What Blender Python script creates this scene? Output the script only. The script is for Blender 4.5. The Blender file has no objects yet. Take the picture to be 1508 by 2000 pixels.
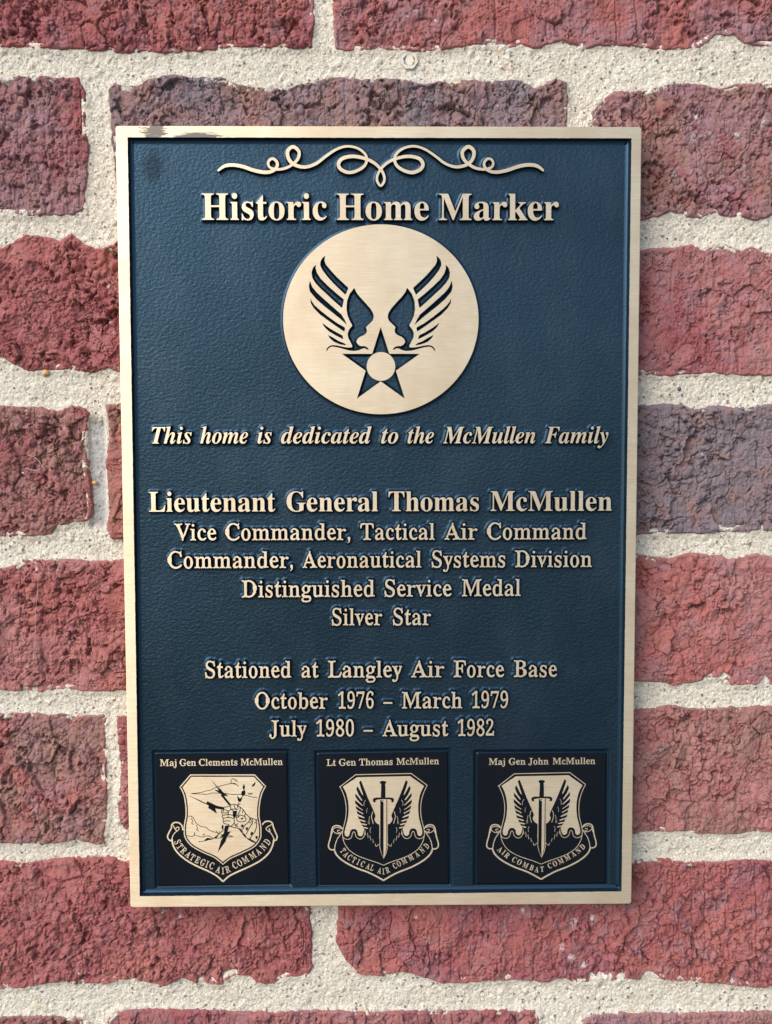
# Cast memorial plaque on a rough-faced brick wall, open shade.  Units: geometry is laid out in millimetres
# in the plaque's own frame (u right, v up, w towards the viewer, w = 0 on the polished faces) and built in metres.
import bpy, math, random
import numpy as np
from mathutils import Matrix, Vector
from mathutils.geometry import delaunay_2d_cdt

S = bpy.context.scene
COL = S.collection
rng = random.Random(7)

# ------------------------------------------------------------------ camera
PW = 216.0                                   # plaque width, mm
K = PW / 228.6
CAM = np.array([-2.9, 35.4, 455.9]) * K      # in u, v, w
RX, RY, RZ = math.radians(-3.68), math.radians(-0.69), math.radians(-0.13)
PH = PW * 1.5232                             # plaque height
FOC = 2000.0                                 # focal length in photo pixels (1508 x 2000)
def _rot(x, y, z):
    cx, sx, cy, sy, cz, sz = math.cos(x), math.sin(x), math.cos(y), math.sin(y), math.cos(z), math.sin(z)
    return (np.array([[cz, -sz, 0], [sz, cz, 0], [0, 0, 1]]) @ np.array([[cy, 0, sy], [0, 1, 0], [-sy, 0, cy]])
            @ np.array([[1, 0, 0], [0, cx, -sx], [0, sx, cx]]))
RM = _rot(RX, RY, RZ)
UVW = np.array([[1, 0, 0], [0, 0, -1], [0, 1, 0]], float)    # u,v,w -> world x,y,z
def to_world(p):
    p = np.asarray(p, float)
    return p @ UVW.T / 1000.0
cam = bpy.data.cameras.new('camera')
cam.sensor_fit = 'VERTICAL'; cam.sensor_height = 36; cam.lens = FOC / 2000 * 36
cam.clip_start = 0.01; cam.clip_end = 2000
cam_o = bpy.data.objects.new('camera', cam); COL.objects.link(cam_o)
m3 = UVW @ RM
cam_o.matrix_world = Matrix.Translation(Vector(to_world(CAM))) @ Matrix([list(r) for r in m3]).to_4x4()
S.camera = cam_o

def at(pts, w=0.0):
    """Measured points of the picture -> (u, v) in mm on the plane at depth w."""
    p = np.atleast_2d(np.asarray(pts, float))
    d = np.stack([(p[:, 0] - 754) / FOC, -(p[:, 1] - 1000) / FOC, -np.ones(len(p))], 1) @ RM.T
    t = (w - CAM[2]) / d[:, 2]
    return (CAM + d * t[:, None])[:, :2]

# ------------------------------------------------------------------ light
SUN_EL, SUN_AZ = 34.0, -42.0                 # azimuth: degrees left of straight out of the wall
world = bpy.data.worlds.new('World'); S.world = world; world.use_nodes = True
wn = world.node_tree
sky = wn.nodes.new('ShaderNodeTexSky'); sky.sky_type = 'NISHITA'; sky.sun_disc = False
sky.sun_elevation = math.radians(SUN_EL)
sx, sy = math.sin(math.radians(SUN_AZ)), -math.cos(math.radians(SUN_AZ))
sky.sun_rotation = math.atan2(sx, sy)
sky.air_density = 1.0; sky.dust_density = 1.5; sky.ozone_density = 1.0
wn.links.new(sky.outputs[0], wn.nodes['Background'].inputs[0])
wn.nodes['Background'].inputs[1].default_value = 0.14
sun = bpy.data.lights.new('sun', 'SUN'); sun.energy = 2.2; sun.angle = math.radians(52); sun.color = (1.0, 0.972, 0.945)
sun_o = bpy.data.objects.new('sun', sun); COL.objects.link(sun_o)
ce = math.cos(math.radians(SUN_EL))
sd = Vector((sx * ce, sy * ce, math.sin(math.radians(SUN_EL))))
sun_o.rotation_euler = (-sd).to_track_quat('-Z', 'Y').to_euler()
S.view_settings.view_transform = 'Standard'; S.view_settings.look = 'None'
S.view_settings.gamma = 1; S.view_settings.exposure = 0.70

# ------------------------------------------------------------------ materials
class NT:
    def __init__(s, name):
        s.m = bpy.data.materials.new(name); s.m.use_nodes = True
        s.t = s.m.node_tree; s.b = s.t.nodes['Principled BSDF']
    def n(s, kind, **kw):
        nd = s.t.nodes.new('ShaderNode' + kind)
        for k, v in kw.items():
            if k.startswith('i_'):
                nd.inputs[k[2:].replace('_', ' ')].default_value = v
            else: setattr(nd, k, v)
        return nd
    def l(s, a, b): s.t.links.new(a, b)
    def pos(s, scale=(1000, 1000, 1000)):
        g = s.n('NewGeometry'); mp = s.n('VectorMath', operation='MULTIPLY'); s.l(g.outputs['Position'], mp.inputs[0])
        mp.inputs[1].default_value = scale; return mp.outputs[0]
    def noise(s, vec, scale, detail=3, rough=.5, dist=0):
        nd = s.n('TexNoise'); s.l(vec, nd.inputs['Vector']); nd.inputs['Scale'].default_value = scale
        nd.inputs['Detail'].default_value = detail; nd.inputs['Roughness'].default_value = rough
        nd.inputs['Distortion'].default_value = dist; return nd.outputs['Fac']
    def ramp(s, fac, stops, interp='LINEAR'):
        nd = s.n('ValToRGB'); e = nd.color_ramp.elements; nd.color_ramp.interpolation = interp
        while len(e) < len(stops): e.new(0.5)
        for i, (p, c) in enumerate(stops):
            e[i].position = p; e[i].color = (*c, 1) if len(c) == 3 else c
        s.l(fac, nd.inputs[0]); return nd.outputs[0]
    def g(s, fac, a, b):
        return s.ramp(fac, [(a, (0, 0, 0)), (b, (1, 1, 1))])
    def mix(s, fac, a, b, mode='MIX'):
        nd = s.n('Mix', data_type='RGBA', blend_type=mode)
        for inp, v in ((nd.inputs[0], fac), (nd.inputs[6], a), (nd.inputs[7], b)):
            if hasattr(v, 'links'): s.l(v, inp)
            elif isinstance(v, tuple): inp.default_value = (*v, 1)
            else: inp.default_value = v
        return nd.outputs[2]
    def math(s, op, a, b=0.0, c=None):
        nd = s.n('Math', operation=op)
        for inp, v in zip(nd.inputs, (a, b, c)):
            if v is None: continue
            if hasattr(v, 'links'): s.l(v, inp)
            else: inp.default_value = v
        return nd.outputs[0]
    def bump(s, h, strength, dist, prev=None):
        nd = s.n('Bump'); nd.inputs['Strength'].default_value = strength; nd.inputs['Distance'].default_value = dist
        s.l(h, nd.inputs['Height'])
        if prev is not None: s.l(prev, nd.inputs['Normal'])
        return nd.outputs[0]
    def out(s, color=None, rough=None, normal=None, **kw):
        for v, k in ((color, 'Base Color'), (rough, 'Roughness')):
            if v is None: continue
            if hasattr(v, 'links'): s.l(v, s.b.inputs[k])
            else: s.b.inputs[k].default_value = (*v, 1) if isinstance(v, tuple) else v
        if normal is not None: s.l(normal, s.b.inputs['Normal'])
        for k, v in kw.items(): s.b.inputs[k.replace('_', ' ')].default_value = v
        return s.m

def ellipse_mask(t, cu, cv, ru, rv, edge_noise, soft):
    """Soft-edged blotch of its own shape at a fixed place on the plaque (mm)."""
    g = t.n('NewGeometry'); sp = t.n('SeparateXYZ'); t.l(g.outputs['Position'], sp.inputs[0])
    a = t.math('DIVIDE', t.math('SUBTRACT', sp.outputs['X'], cu / 1000), ru / 1000)
    b = t.math('DIVIDE', t.math('SUBTRACT', sp.outputs['Z'], cv / 1000), rv / 1000)
    r = t.math('SQRT', t.math('ADD', t.math('MULTIPLY', a, a), t.math('MULTIPLY', b, b)))
    r = t.math('ADD', r, edge_noise)
    return t.math('SUBTRACT', 1.0, t.math('SMOOTHSTEP', r, 1 - soft, 1 + soft) if False else t.g(t.math('MULTIPLY', r, .5), (1 - soft) / 2, (1 + soft) / 2))

def brass_material():
    t = NT('brushed_brass'); P = t.pos()
    Pb = t.pos((28, 1000, 1000))
    br = t.noise(Pb, 3.2, 3, .65)
    br2 = t.noise(t.pos((9, 1000, 1000)), 7.0, 2, .6)
    pat = t.noise(P, 0.045, 4, .6)
    c = t.mix(t.g(br, .3, .7), (.71, .57, .385), (.87, .73, .52))
    c = t.mix(t.math('MULTIPLY', t.g(pat, .40, .70), .55), c, (.64, .46, .29))
    spots = t.noise(P, .55, 4, .7)
    c = t.mix(t.math('MULTIPLY', t.g(spots, .70, .80), .25), c, (.35, .24, .13))
    # dark worn paint scuffs on the top rail
    sc = t.noise(t.pos((110, 1000, 1000)), 1.6, 4, .7)
    e1, e2 = at([(302, 256)])[0], at([(388, 262)])[0]
    m1 = ellipse_mask(t, e1[0], e1[1], 5.0, 2.8, t.math('MULTIPLY', t.math('SUBTRACT', sc, .5), 3.4), .10)
    m2 = ellipse_mask(t, e2[0], e2[1] - .9, 9.0, 1.5, t.math('MULTIPLY', t.math('SUBTRACT', sc, .5), 2.6), .12)
    m = t.math('MAXIMUM', m1, m2)
    c = t.mix(t.math('MULTIPLY', m, .8), c, (.012, .018, .034))
    rough = t.math('ADD', t.math('ADD', .36, t.math('MULTIPLY', pat, .10)), t.math('MULTIPLY', br, .16))
    n = t.bump(br, .35, .00004); n = t.bump(br2, .25, .00004, n)
    tv = t.n('CombineXYZ'); tv.inputs[2].default_value = 1
    t.l(tv.outputs[0], t.b.inputs['Tangent'])
    mt = t.math('SUBTRACT', .88, t.math('MULTIPLY', m, .75)); t.l(mt, t.b.inputs['Metallic'])
    return t.out(c, rough, n, Anisotropic=.7)

def paint_material(name, col, col2, rough, bumpy, spec=.5, metal=0.0):
    t = NT(name); P = t.pos()
    a = t.noise(t.pos((850, 1000, 1150)), .78, 2, .45, .3); b = t.noise(P, 2.6, 2, .5)
    big = t.noise(P, .02, 3, .5)
    c = t.mix(t.g(big, .35, .65), col, col2)
    sm = at([(297, 322)])[0]
    if bumpy > .4:
        ed = t.math('MULTIPLY', t.math('SUBTRACT', t.noise(P, .35, 5, .65), .5), 1.5)
        m = ellipse_mask(t, sm[0], sm[1], 4.0, 6.0, ed, .3)
        c = t.mix(t.math('MULTIPLY', m, .6), c, (.006, .010, .017))
        speck = t.g(t.noise(P, 1.4, 2, .5), .765, .80)
        c = t.mix(t.math('MULTIPLY', speck, .5), c, (.25, .32, .4))
    dust = t.math('MULTIPLY', t.g(t.noise(t.pos((1000, 1000, 420)), .06, 5, .65), .48, .72), .05 if bumpy > .4 else 0.0)
    c = t.mix(dust, c, (.16, .18, .19))
    n = t.bump(a, bumpy, .00042); n = t.bump(t.noise(P, 1.7, 2, .5), bumpy * .7, .00014, n); n = t.bump(b, bumpy * .6, .00006, n)
    r = t.math('ADD', t.math('ADD', rough, t.math('MULTIPLY', b, .12)), t.math('MULTIPLY', dust, .8))
    m_ = t.out(c, r, n); t.b.inputs['Specular IOR Level'].default_value = spec; t.b.inputs['Metallic'].default_value = metal
    return m_

def brick_material():
    t = NT('rough_brick'); P = t.pos()
    def attr(n):
        a = t.n('Attribute', attribute_type='OBJECT', attribute_name=n); return a.outputs['Color']
    big = t.noise(P, .035, 4, .6, .4); mid = t.noise(P, .12, 5, .65, .6)
    sp = t.noise(P, 1.1, 5, .75); fine = t.noise(P, 4.5, 3, .7)
    c = t.mix(t.g(big, .40, .60), attr('tint_a'), attr('tint_b'))
    c = t.mix(t.math('MULTIPLY', t.g(mid, .47, .66), .7), c, attr('tint_c'))
    c = t.mix(t.math('MULTIPLY', t.g(t.noise(P, .09, 4, .6), .60, .72), .25), c, (.38, .18, .12))
    c = t.mix(.5, c, t.mix(t.g(sp, .25, .75), (.55, .5, .5), (1.3, 1.3, 1.3)), 'MULTIPLY')
    c = t.mix(.4, c, t.mix(t.g(fine, .25, .75), (.7, .7, .7), (1.2, 1.2, 1.2)), 'MULTIPLY')
    at_ = t.n('Attribute', attribute_type='GEOMETRY', attribute_name='salt')
    c = t.mix(t.math('MULTIPLY', at_.outputs['Fac'], t.g(t.noise(P, .8, 5, .75), .42, .62)), c, (.62, .58, .60))
    c = t.mix(t.g(t.noise(P, .42, 2, .4), .80, .815), c, (.72, .72, .74))
    n = t.bump(sp, .9, .0007); n = t.bump(fine, .6, .00018, n)
    return t.out(c, .92, n, Specular_IOR_Level=.25)

def mortar_material():
    t = NT('sandy_mortar'); P = t.pos()
    wp = t.n('VectorMath', operation='ADD'); t.l(P, wp.inputs[0])
    nz = t.n('TexNoise'); t.l(P, nz.inputs['Vector']); nz.inputs['Scale'].default_value = .9
    nm = t.n('VectorMath', operation='SCALE'); t.l(nz.outputs['Color'], nm.inputs[0]); nm.inputs['Scale'].default_value = .9
    t.l(nm.outputs[0], wp.inputs[1]); Q = wp.outputs[0]
    def vor(scale, rnd=1.0, feat='F1'):
        v = t.n('TexVoronoi', feature=feat); t.l(Q, v.inputs['Vector']); v.inputs['Scale'].default_value = scale
        v.inputs['Randomness'].default_value = rnd; return v
    v1, v2, v3 = vor(1.7), vor(.55), vor(.24)
    s1 = t.n('SeparateColor'); t.l(v1.outputs['Color'], s1.inputs[0])
    s2 = t.n('SeparateColor'); t.l(v2.outputs['Color'], s2.inputs[0])
    s3 = t.n('SeparateColor'); t.l(v3.outputs['Color'], s3.inputs[0])
    big = t.noise(P, .05, 4, .6)
    base = t.mix(t.g(big, .35, .65), (.56, .52, .435), (.50, .455, .365))
    gr = t.ramp(s1.outputs[0], [(0, (.30, .25, .21)), (.12, (.38, .32, .25)), (.4, (.50, .45, .37)), (.8, (.61, .56, .47)), (1, (.76, .73, .67))])
    c = t.mix(.55, base, gr)
    dk = t.math('MULTIPLY', t.math('LESS_THAN', s2.outputs[0], .11), t.g(v2.outputs['Distance'], .48, .34) if False else t.math('LESS_THAN', v2.outputs['Distance'], .34))
    c = t.mix(t.math('MULTIPLY', dk, .9), c, t.mix(s2.outputs[1], (.10, .09, .10), (.30, .16, .08)))
    dk1 = t.math('MULTIPLY', t.math('LESS_THAN', s1.outputs[1], .06), t.math('LESS_THAN', v1.outputs['Distance'], .42))
    c = t.mix(t.math('MULTIPLY', dk1, .8), c, (.10, .085, .09))
    dk3 = t.math('MULTIPLY', t.math('LESS_THAN', s3.outputs[0], .12), t.math('LESS_THAN', v3.outputs['Distance'], .26))
    c = t.mix(t.math('MULTIPLY', dk3, .75), c, t.mix(s3.outputs[1], (.45, .36, .30), (.52, .36, .19)))
    ga = t.n('Attribute', attribute_type='GEOMETRY', attribute_name='grey')
    c = t.mix(t.math('MULTIPLY', ga.outputs['Fac'], .65), c, (.30, .31, .32))
    h = t.math('SUBTRACT', 1.0, v1.outputs['Distance'])
    n = t.bump(h, .45, .0004); n = t.bump(t.noise(P, 4.5, 3, .7), .6, .0003, n)
    n = t.bump(t.math('SUBTRACT', 1.0, v2.outputs['Distance']), .4, .0008, n)
    return t.out(c, .93, n, Specular_IOR_Level=.25)

def plain(name, col, rough, metallic=0.0):
    t = NT(name); P = t.pos(); f = t.noise(P, 1.2, 4, .6)
    c = t.mix(t.g(f, .3, .7), tuple(x * .85 for x in col), tuple(min(1, x * 1.12) for x in col))
    return t.out(c, rough, t.bump(f, .3, .0001), Metallic=metallic)

BRASS = brass_material()
FIELD = paint_material('blue_field_enamel', (.0215, .046, .070), (.017, .0375, .057), .30, .50, .5, .85)
FLANK = paint_material('blue_flank_enamel', (.017, .042, .070), (.015, .038, .064), .33, .10, .5, .8)
BLACK = paint_material('black_satin_enamel', (.0015, .0035, .007), (.003, .0045, .007), .38, .12, .15)
BRICK = brick_material(); MORTAR = mortar_material()

# ------------------------------------------------------------------ mesh helpers
def prop(o, label=None, category=None, group=None, kind=None):
    for k, v in (('label', label), ('category', category), ('group', group), ('kind', kind)):
        if v: o[k] = v
    return o
def link(name, verts, faces, mats, parent=None, midx=None, smooth=None):
    """verts in u,v,w mm; faces a list of index tuples or an (n, 3|4) array."""
    me = bpy.data.meshes.new(name)
    v = to_world(verts)
    if isinstance(faces, np.ndarray):
        n, k = faces.shape
        me.vertices.add(len(v)); me.vertices.foreach_set('co', v.astype(np.float32).ravel())
        me.loops.add(n * k); me.loops.foreach_set('vertex_index', faces.astype(np.int32).ravel())
        me.polygons.add(n); me.polygons.foreach_set('loop_start', np.arange(0, n * k, k, dtype=np.int32))
        me.update(calc_edges=True)
    else:
        me.from_pydata(v.tolist(), [], faces)
    for m in (mats if isinstance(mats, (list, tuple)) else [mats]): me.materials.append(m)
    if midx is not None: me.polygons.foreach_set('material_index', np.asarray(midx, np.int32))
    if smooth is not None:
        me.polygons.foreach_set('use_smooth', np.full(len(me.polygons), smooth) if isinstance(smooth, bool) else np.asarray(smooth, bool))
    me.update()
    o = bpy.data.objects.new(name, me); COL.objects.link(o); o.parent = parent
    return o
def empty(name, loc_uvw=(0, 0, 0)):
    o = bpy.data.objects.new(name, None); COL.objects.link(o); o.empty_display_size = .02
    return o

def resample(c, step):
    c = np.asarray(c, float); d = np.roll(c, -1, 0) - c; L = np.hypot(d[:, 0], d[:, 1]); out = []
    for p, q, l in zip(c, d, L):
        k = max(1, int(math.ceil(l / step)))
        for j in range(k): out.append(p + q * (j / k))
    return np.array(out)
def relax(c, n=1, a=.5):
    for _ in range(n): c = c * (1 - a) + a * .5 * (np.roll(c, 1, 0) + np.roll(c, -1, 0))
    return c
def inside(pts, contours):
    pts = np.asarray(pts, float); r = np.zeros(len(pts), bool)
    for c in contours:
        a = c; b = np.roll(c, -1, 0)
        for (x0, y0), (x1, y1) in zip(a, b):
            if y0 == y1: continue
            m = ((y0 > pts[:, 1]) != (y1 > pts[:, 1]))
            r ^= m & (pts[:, 0] < (x1 - x0) * (pts[:, 1] - y0) / (y1 - y0) + x0)
    return r
def normals(c):
    t = np.roll(c, -1, 0) - np.roll(c, 1, 0); n = np.stack([t[:, 1], -t[:, 0]], 1)
    return n / np.maximum(np.hypot(n[:, 0], n[:, 1]), 1e-9)[:, None]
def out_normals(contours, flip=False):
    """Normals pointing away from the solid (even-odd inside) of a set of loops."""
    res = []
    for c in contours:
        n = normals(c); size = np.abs(c.max(0) - c.min(0)).max(); e = max(size * .002, 1e-3)
        ins = inside(c + n * e, contours); s = -1.0 if ins.mean() > .5 else 1.0
        res.append(n * (s if not flip else -s))
    return res
def gaps(c, n, contours, lim):
    """Distance from every vertex along its normal to the nearest loop edge, at most lim."""
    A = np.concatenate(contours); B = np.concatenate([np.roll(k, -1, 0) for k in contours]); E = B - A
    P = c[:, None, :]; D = n[:, None, :]
    den = D[..., 0] * E[None, :, 1] - D[..., 1] * E[None, :, 0]
    W = A[None] - P
    with np.errstate(divide='ignore', invalid='ignore'):
        t = (W[..., 0] * E[None, :, 1] - W[..., 1] * E[None, :, 0]) / den
        u = (W[..., 0] * D[..., 1] - W[..., 1] * D[..., 0]) / den
    ok = (np.abs(den) > 1e-12) & (t > 1e-3 * lim + 1e-6) & (u >= -.01) & (u <= 1.01)
    t = np.where(ok, t, lim)
    return np.minimum(t.min(1), lim)
def fill(contours):
    """Triangles of the even-odd inside of the loops: (points, tris)."""
    vs, es, k = [], [], 0
    for c in contours:
        n = len(c); vs += [Vector(p) for p in c]; es += [(k + i, k + (i + 1) % n) for i in range(n)]; k += n
    v, _, f, *_ = delaunay_2d_cdt(vs, es, [], 1, 1e-5)
    pts = np.array([tuple(p) for p in v]); tri = np.array([t for t in f if len(t) == 3])
    if len(tri) == 0: return pts, tri
    cen = pts[tri].mean(1); tri = tri[inside(cen, contours)]
    a, b, c = pts[tri[:, 0]], pts[tri[:, 1]], pts[tri[:, 2]]
    sg = (b[:, 0] - a[:, 0]) * (c[:, 1] - a[:, 1]) - (b[:, 1] - a[:, 1]) * (c[:, 0] - a[:, 0])
    tri[sg < 0] = tri[sg < 0][:, ::-1]
    return pts, tri
H = 2.5           # relief height of everything raised, mm
RINGS = np.array([0, .02, .28, .33, .42, .57, .78, 1.0])
def prof_step(x):
    x = np.clip(x, 0, 1); return .78 * (1 - np.clip(x / .30, 0, 1)) + .22 * (1 - x) ** 1.9
def flanks(contours, nrm, allc, spread, h, top, prof=None):
    prof = prof or prof_step
    """Sloping sides that start at the loops and run out along nrm into a fillet."""
    V, F, k = [], [], 0
    for c, n in zip(contours, nrm):
        g = gaps(c, n, allc, 2 * spread); o = np.minimum(spread, .49 * g)
        o = np.minimum(o, np.minimum(np.roll(o, 1), np.roll(o, -1)) * 1.25 + .05)
        o = relax(o[:, None], 2)[:, 0]
        N = len(c); i = np.arange(N); j = (i + 1) % N
        z0 = top if np.isscalar(top) else top
        for r, f in enumerate(RINGS):
            hh = h * (1 - prof(f * o / spread))
            zz = z0 - hh - (.06 if r == len(RINGS) - 1 else 0) * (o >= spread * .98)
            V.append(np.column_stack([c + n * (f * o)[:, None], zz]))
            if r:
                a, b = k + (r - 1) * N, k + r * N
                F.append(np.column_stack([a + i, a + j, b + j, b + i]))
        k += N * len(RINGS)
    return np.concatenate(V), np.concatenate(F)
def raised(name, contours, parent, spread=1.35, h=H, top=0.0, step=.28, rounding=1, jit=.008, mats=None):
    cs = []
    for c in contours:
        c = relax(resample(c, step), rounding, .5)
        if jit:
            c = c + np.array([[rng.gauss(0, jit), rng.gauss(0, jit)] for _ in range(len(c))])
        cs.append(c)
    nr = out_normals(cs)
    p, t = fill(cs)
    V, F = flanks(cs, nr, cs, spread, h, top)
    verts = np.concatenate([np.column_stack([p, np.full(len(p), top)]), V])
    faces = [tuple(x) for x in t.tolist()] + [tuple(x) for x in (F + len(p)).tolist()]
    o = link(name, verts, faces, mats or [BRASS, FLANK], parent, [0] * len(t) + [1] * len(F),
             [False] * len(t) + [True] * len(F))
    return o
def slab(name, contours, top, thick, mat, parent):
    """Low flat relief with straight sides."""
    cs = [np.asarray(c, float) for c in contours]
    p, t = fill(cs); V = [np.column_stack([p, np.full(len(p), top)])]; F = [tuple(x) for x in t.tolist()]; k = len(p)
    for c in cs:
        N = len(c); V.append(np.column_stack([c, np.full(N, top)])); V.append(np.column_stack([c, np.full(N, top - thick)]))
        F += [(k + i, k + (i + 1) % N, k + N + (i + 1) % N, k + N + i) for i in range(N)]; k += 2 * N
    return link(name, np.concatenate(V), F, mat, parent)
def spline(pts, per=6, closed=False):
    p = np.asarray(pts, float); n = len(p); out = []
    idx = range(n if closed else n - 1)
    for i in idx:
        if closed: a, b, c, d = p[(i - 1) % n], p[i], p[(i + 1) % n], p[(i + 2) % n]
        else: a, b, c, d = p[max(i - 1, 0)], p[i], p[i + 1], p[min(i + 2, n - 1)]
        for j in range(per):
            t = j / per
            out.append(.5 * ((2 * b) + (-a + c) * t + (2 * a - 5 * b + 4 * c - d) * t * t + (-a + 3 * b - 3 * c + d) * t ** 3))
    if not closed: out.append(p[-1])
    return np.array(out)
def ribbon(c, width, closed=False):
    """Loop(s) around a centre line; width a number or one per point."""
    n = normals(c)
    if not closed:
        t = np.gradient(c, axis=0); n = np.stack([t[:, 1], -t[:, 0]], 1); n /= np.maximum(np.hypot(n[:, 0], n[:, 1]), 1e-9)[:, None]
    w = np.broadcast_to(np.asarray(width, float) / 2, (len(c),))[:, None]
    if closed: return [c + n * w, c - n * w]
    return [np.concatenate([c + n * w, (c - n * w)[::-1]])]
def strip(c, width, top, thick, closed=False):
    """Ribbon as quads (may cross itself): verts, faces."""
    if closed: c = np.concatenate([c, c[:1]])
    t = np.gradient(c, axis=0); n = np.stack([t[:, 1], -t[:, 0]], 1); n /= np.maximum(np.hypot(n[:, 0], n[:, 1]), 1e-9)[:, None]
    if closed: n[0] = n[-1] = (n[0] + n[-1]) / 2
    w = np.broadcast_to(np.asarray(width, float) / 2, (len(c),))[:, None]; N = len(c)
    z = np.broadcast_to(np.asarray(top, float), (N,))
    a, b = c + n * w, c - n * w
    V = np.concatenate([np.column_stack([a, z]), np.column_stack([b, z]), np.column_stack([a, z - thick]), np.column_stack([b, z - thick])])
    F = []
    for i in range(N - 1):
        F += [(i, N + i, N + i + 1, i + 1), (i, i + 1, 2 * N + i + 1, 2 * N + i), (N + i, 3 * N + i, 3 * N + i + 1, N + i + 1)]
    return V, F
def join_strips(name, items, mat, parent):
    V, F, k = [], [], 0
    for v, f in items:
        V.append(v); F += [tuple(x + k for x in q) for q in f]; k += len(v)
    return link(name, np.concatenate(V), F, mat, parent)

# ------------------------------------------------------------------ noise (numpy)
_r = np.random.RandomState(3)
_T = _r.rand(512, 512); _WX, _WY = _r.rand(512, 512), _r.rand(512, 512)
def vnoise(x, y):
    xi, yi = np.floor(x).astype(int), np.floor(y).astype(int); fx, fy = x - xi, y - yi
    fx = fx * fx * fx * (fx * (fx * 6 - 15) + 10); fy = fy * fy * fy * (fy * (fy * 6 - 15) + 10)
    a, b = xi & 511, (xi + 1) & 511; c, d = yi & 511, (yi + 1) & 511
    return (_T[a, c] * (1 - fx) + _T[b, c] * fx) * (1 - fy) + (_T[a, d] * (1 - fx) + _T[b, d] * fx) * fy
def fbm(x, y, s, o=4, g=.5):
    r = 0; a = 1; t = 0; x = x / s + 37.1; y = y / s + 11.7
    for k in range(o):
        r = r + a * vnoise(x, y); t += a; a *= g; x = x * 2.03 + 17.3; y = y * 2.03 + 5.9
    return r / t * 2 - 1
def worley(x, y, s, off=0, tilt=False):
    x = x / s + 50.3 + off; y = y / s + 20.9 + off * 1.7
    xi, yi = np.floor(x).astype(int), np.floor(y).astype(int)
    f1 = np.full(x.shape, 9.0); f2 = f1.copy(); cid = np.zeros(x.shape); DX = cid; DY = cid
    for i in (-1, 0, 1):
        for j in (-1, 0, 1):
            a, b = (xi + i) & 511, (yi + j) & 511
            ex, ey = x - (xi + i + _WX[a, b]), y - (yi + j + _WY[a, b]); d = np.hypot(ex, ey)
            c = d < f1; f2 = np.where(c, f1, np.minimum(f2, d)); cid = np.where(c, _T[a, b], cid); f1 = np.where(c, d, f1)
            if tilt: DX, DY = np.where(c, ex, DX), np.where(c, ey, DY)
    if tilt:
        a = cid * 91.7 % 1 * 2 * np.pi; return f1, f2, cid, DX * np.cos(a) + DY * np.sin(a)
    return f1, f2, cid
def sst(a, b, x):
    t = np.clip((x - a) / (b - a), 0, 1); return t * t * (3 - 2 * t)

# ------------------------------------------------------------------ wall
WALL_W = -12.5            # mean mortar surface behind the polished faces
BR_W = WALL_W + 1.2
X0, X1, Y0, Y1 = -320, 1830, -195, 2225
def E_(r, g, b):
    f = lambda c: (c / 255 / 12.92) if c <= 10 else ((c / 255 + .055) / 1.055) ** 2.4
    return [f(r), f(g), f(b)]
RED, CRIM, MAU, BRN, GRY, ROSE = E_(161, 98, 92), E_(146, 84, 86), E_(148, 113, 118), E_(146, 110, 101), E_(121, 109, 114), E_(163, 112, 108)
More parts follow.
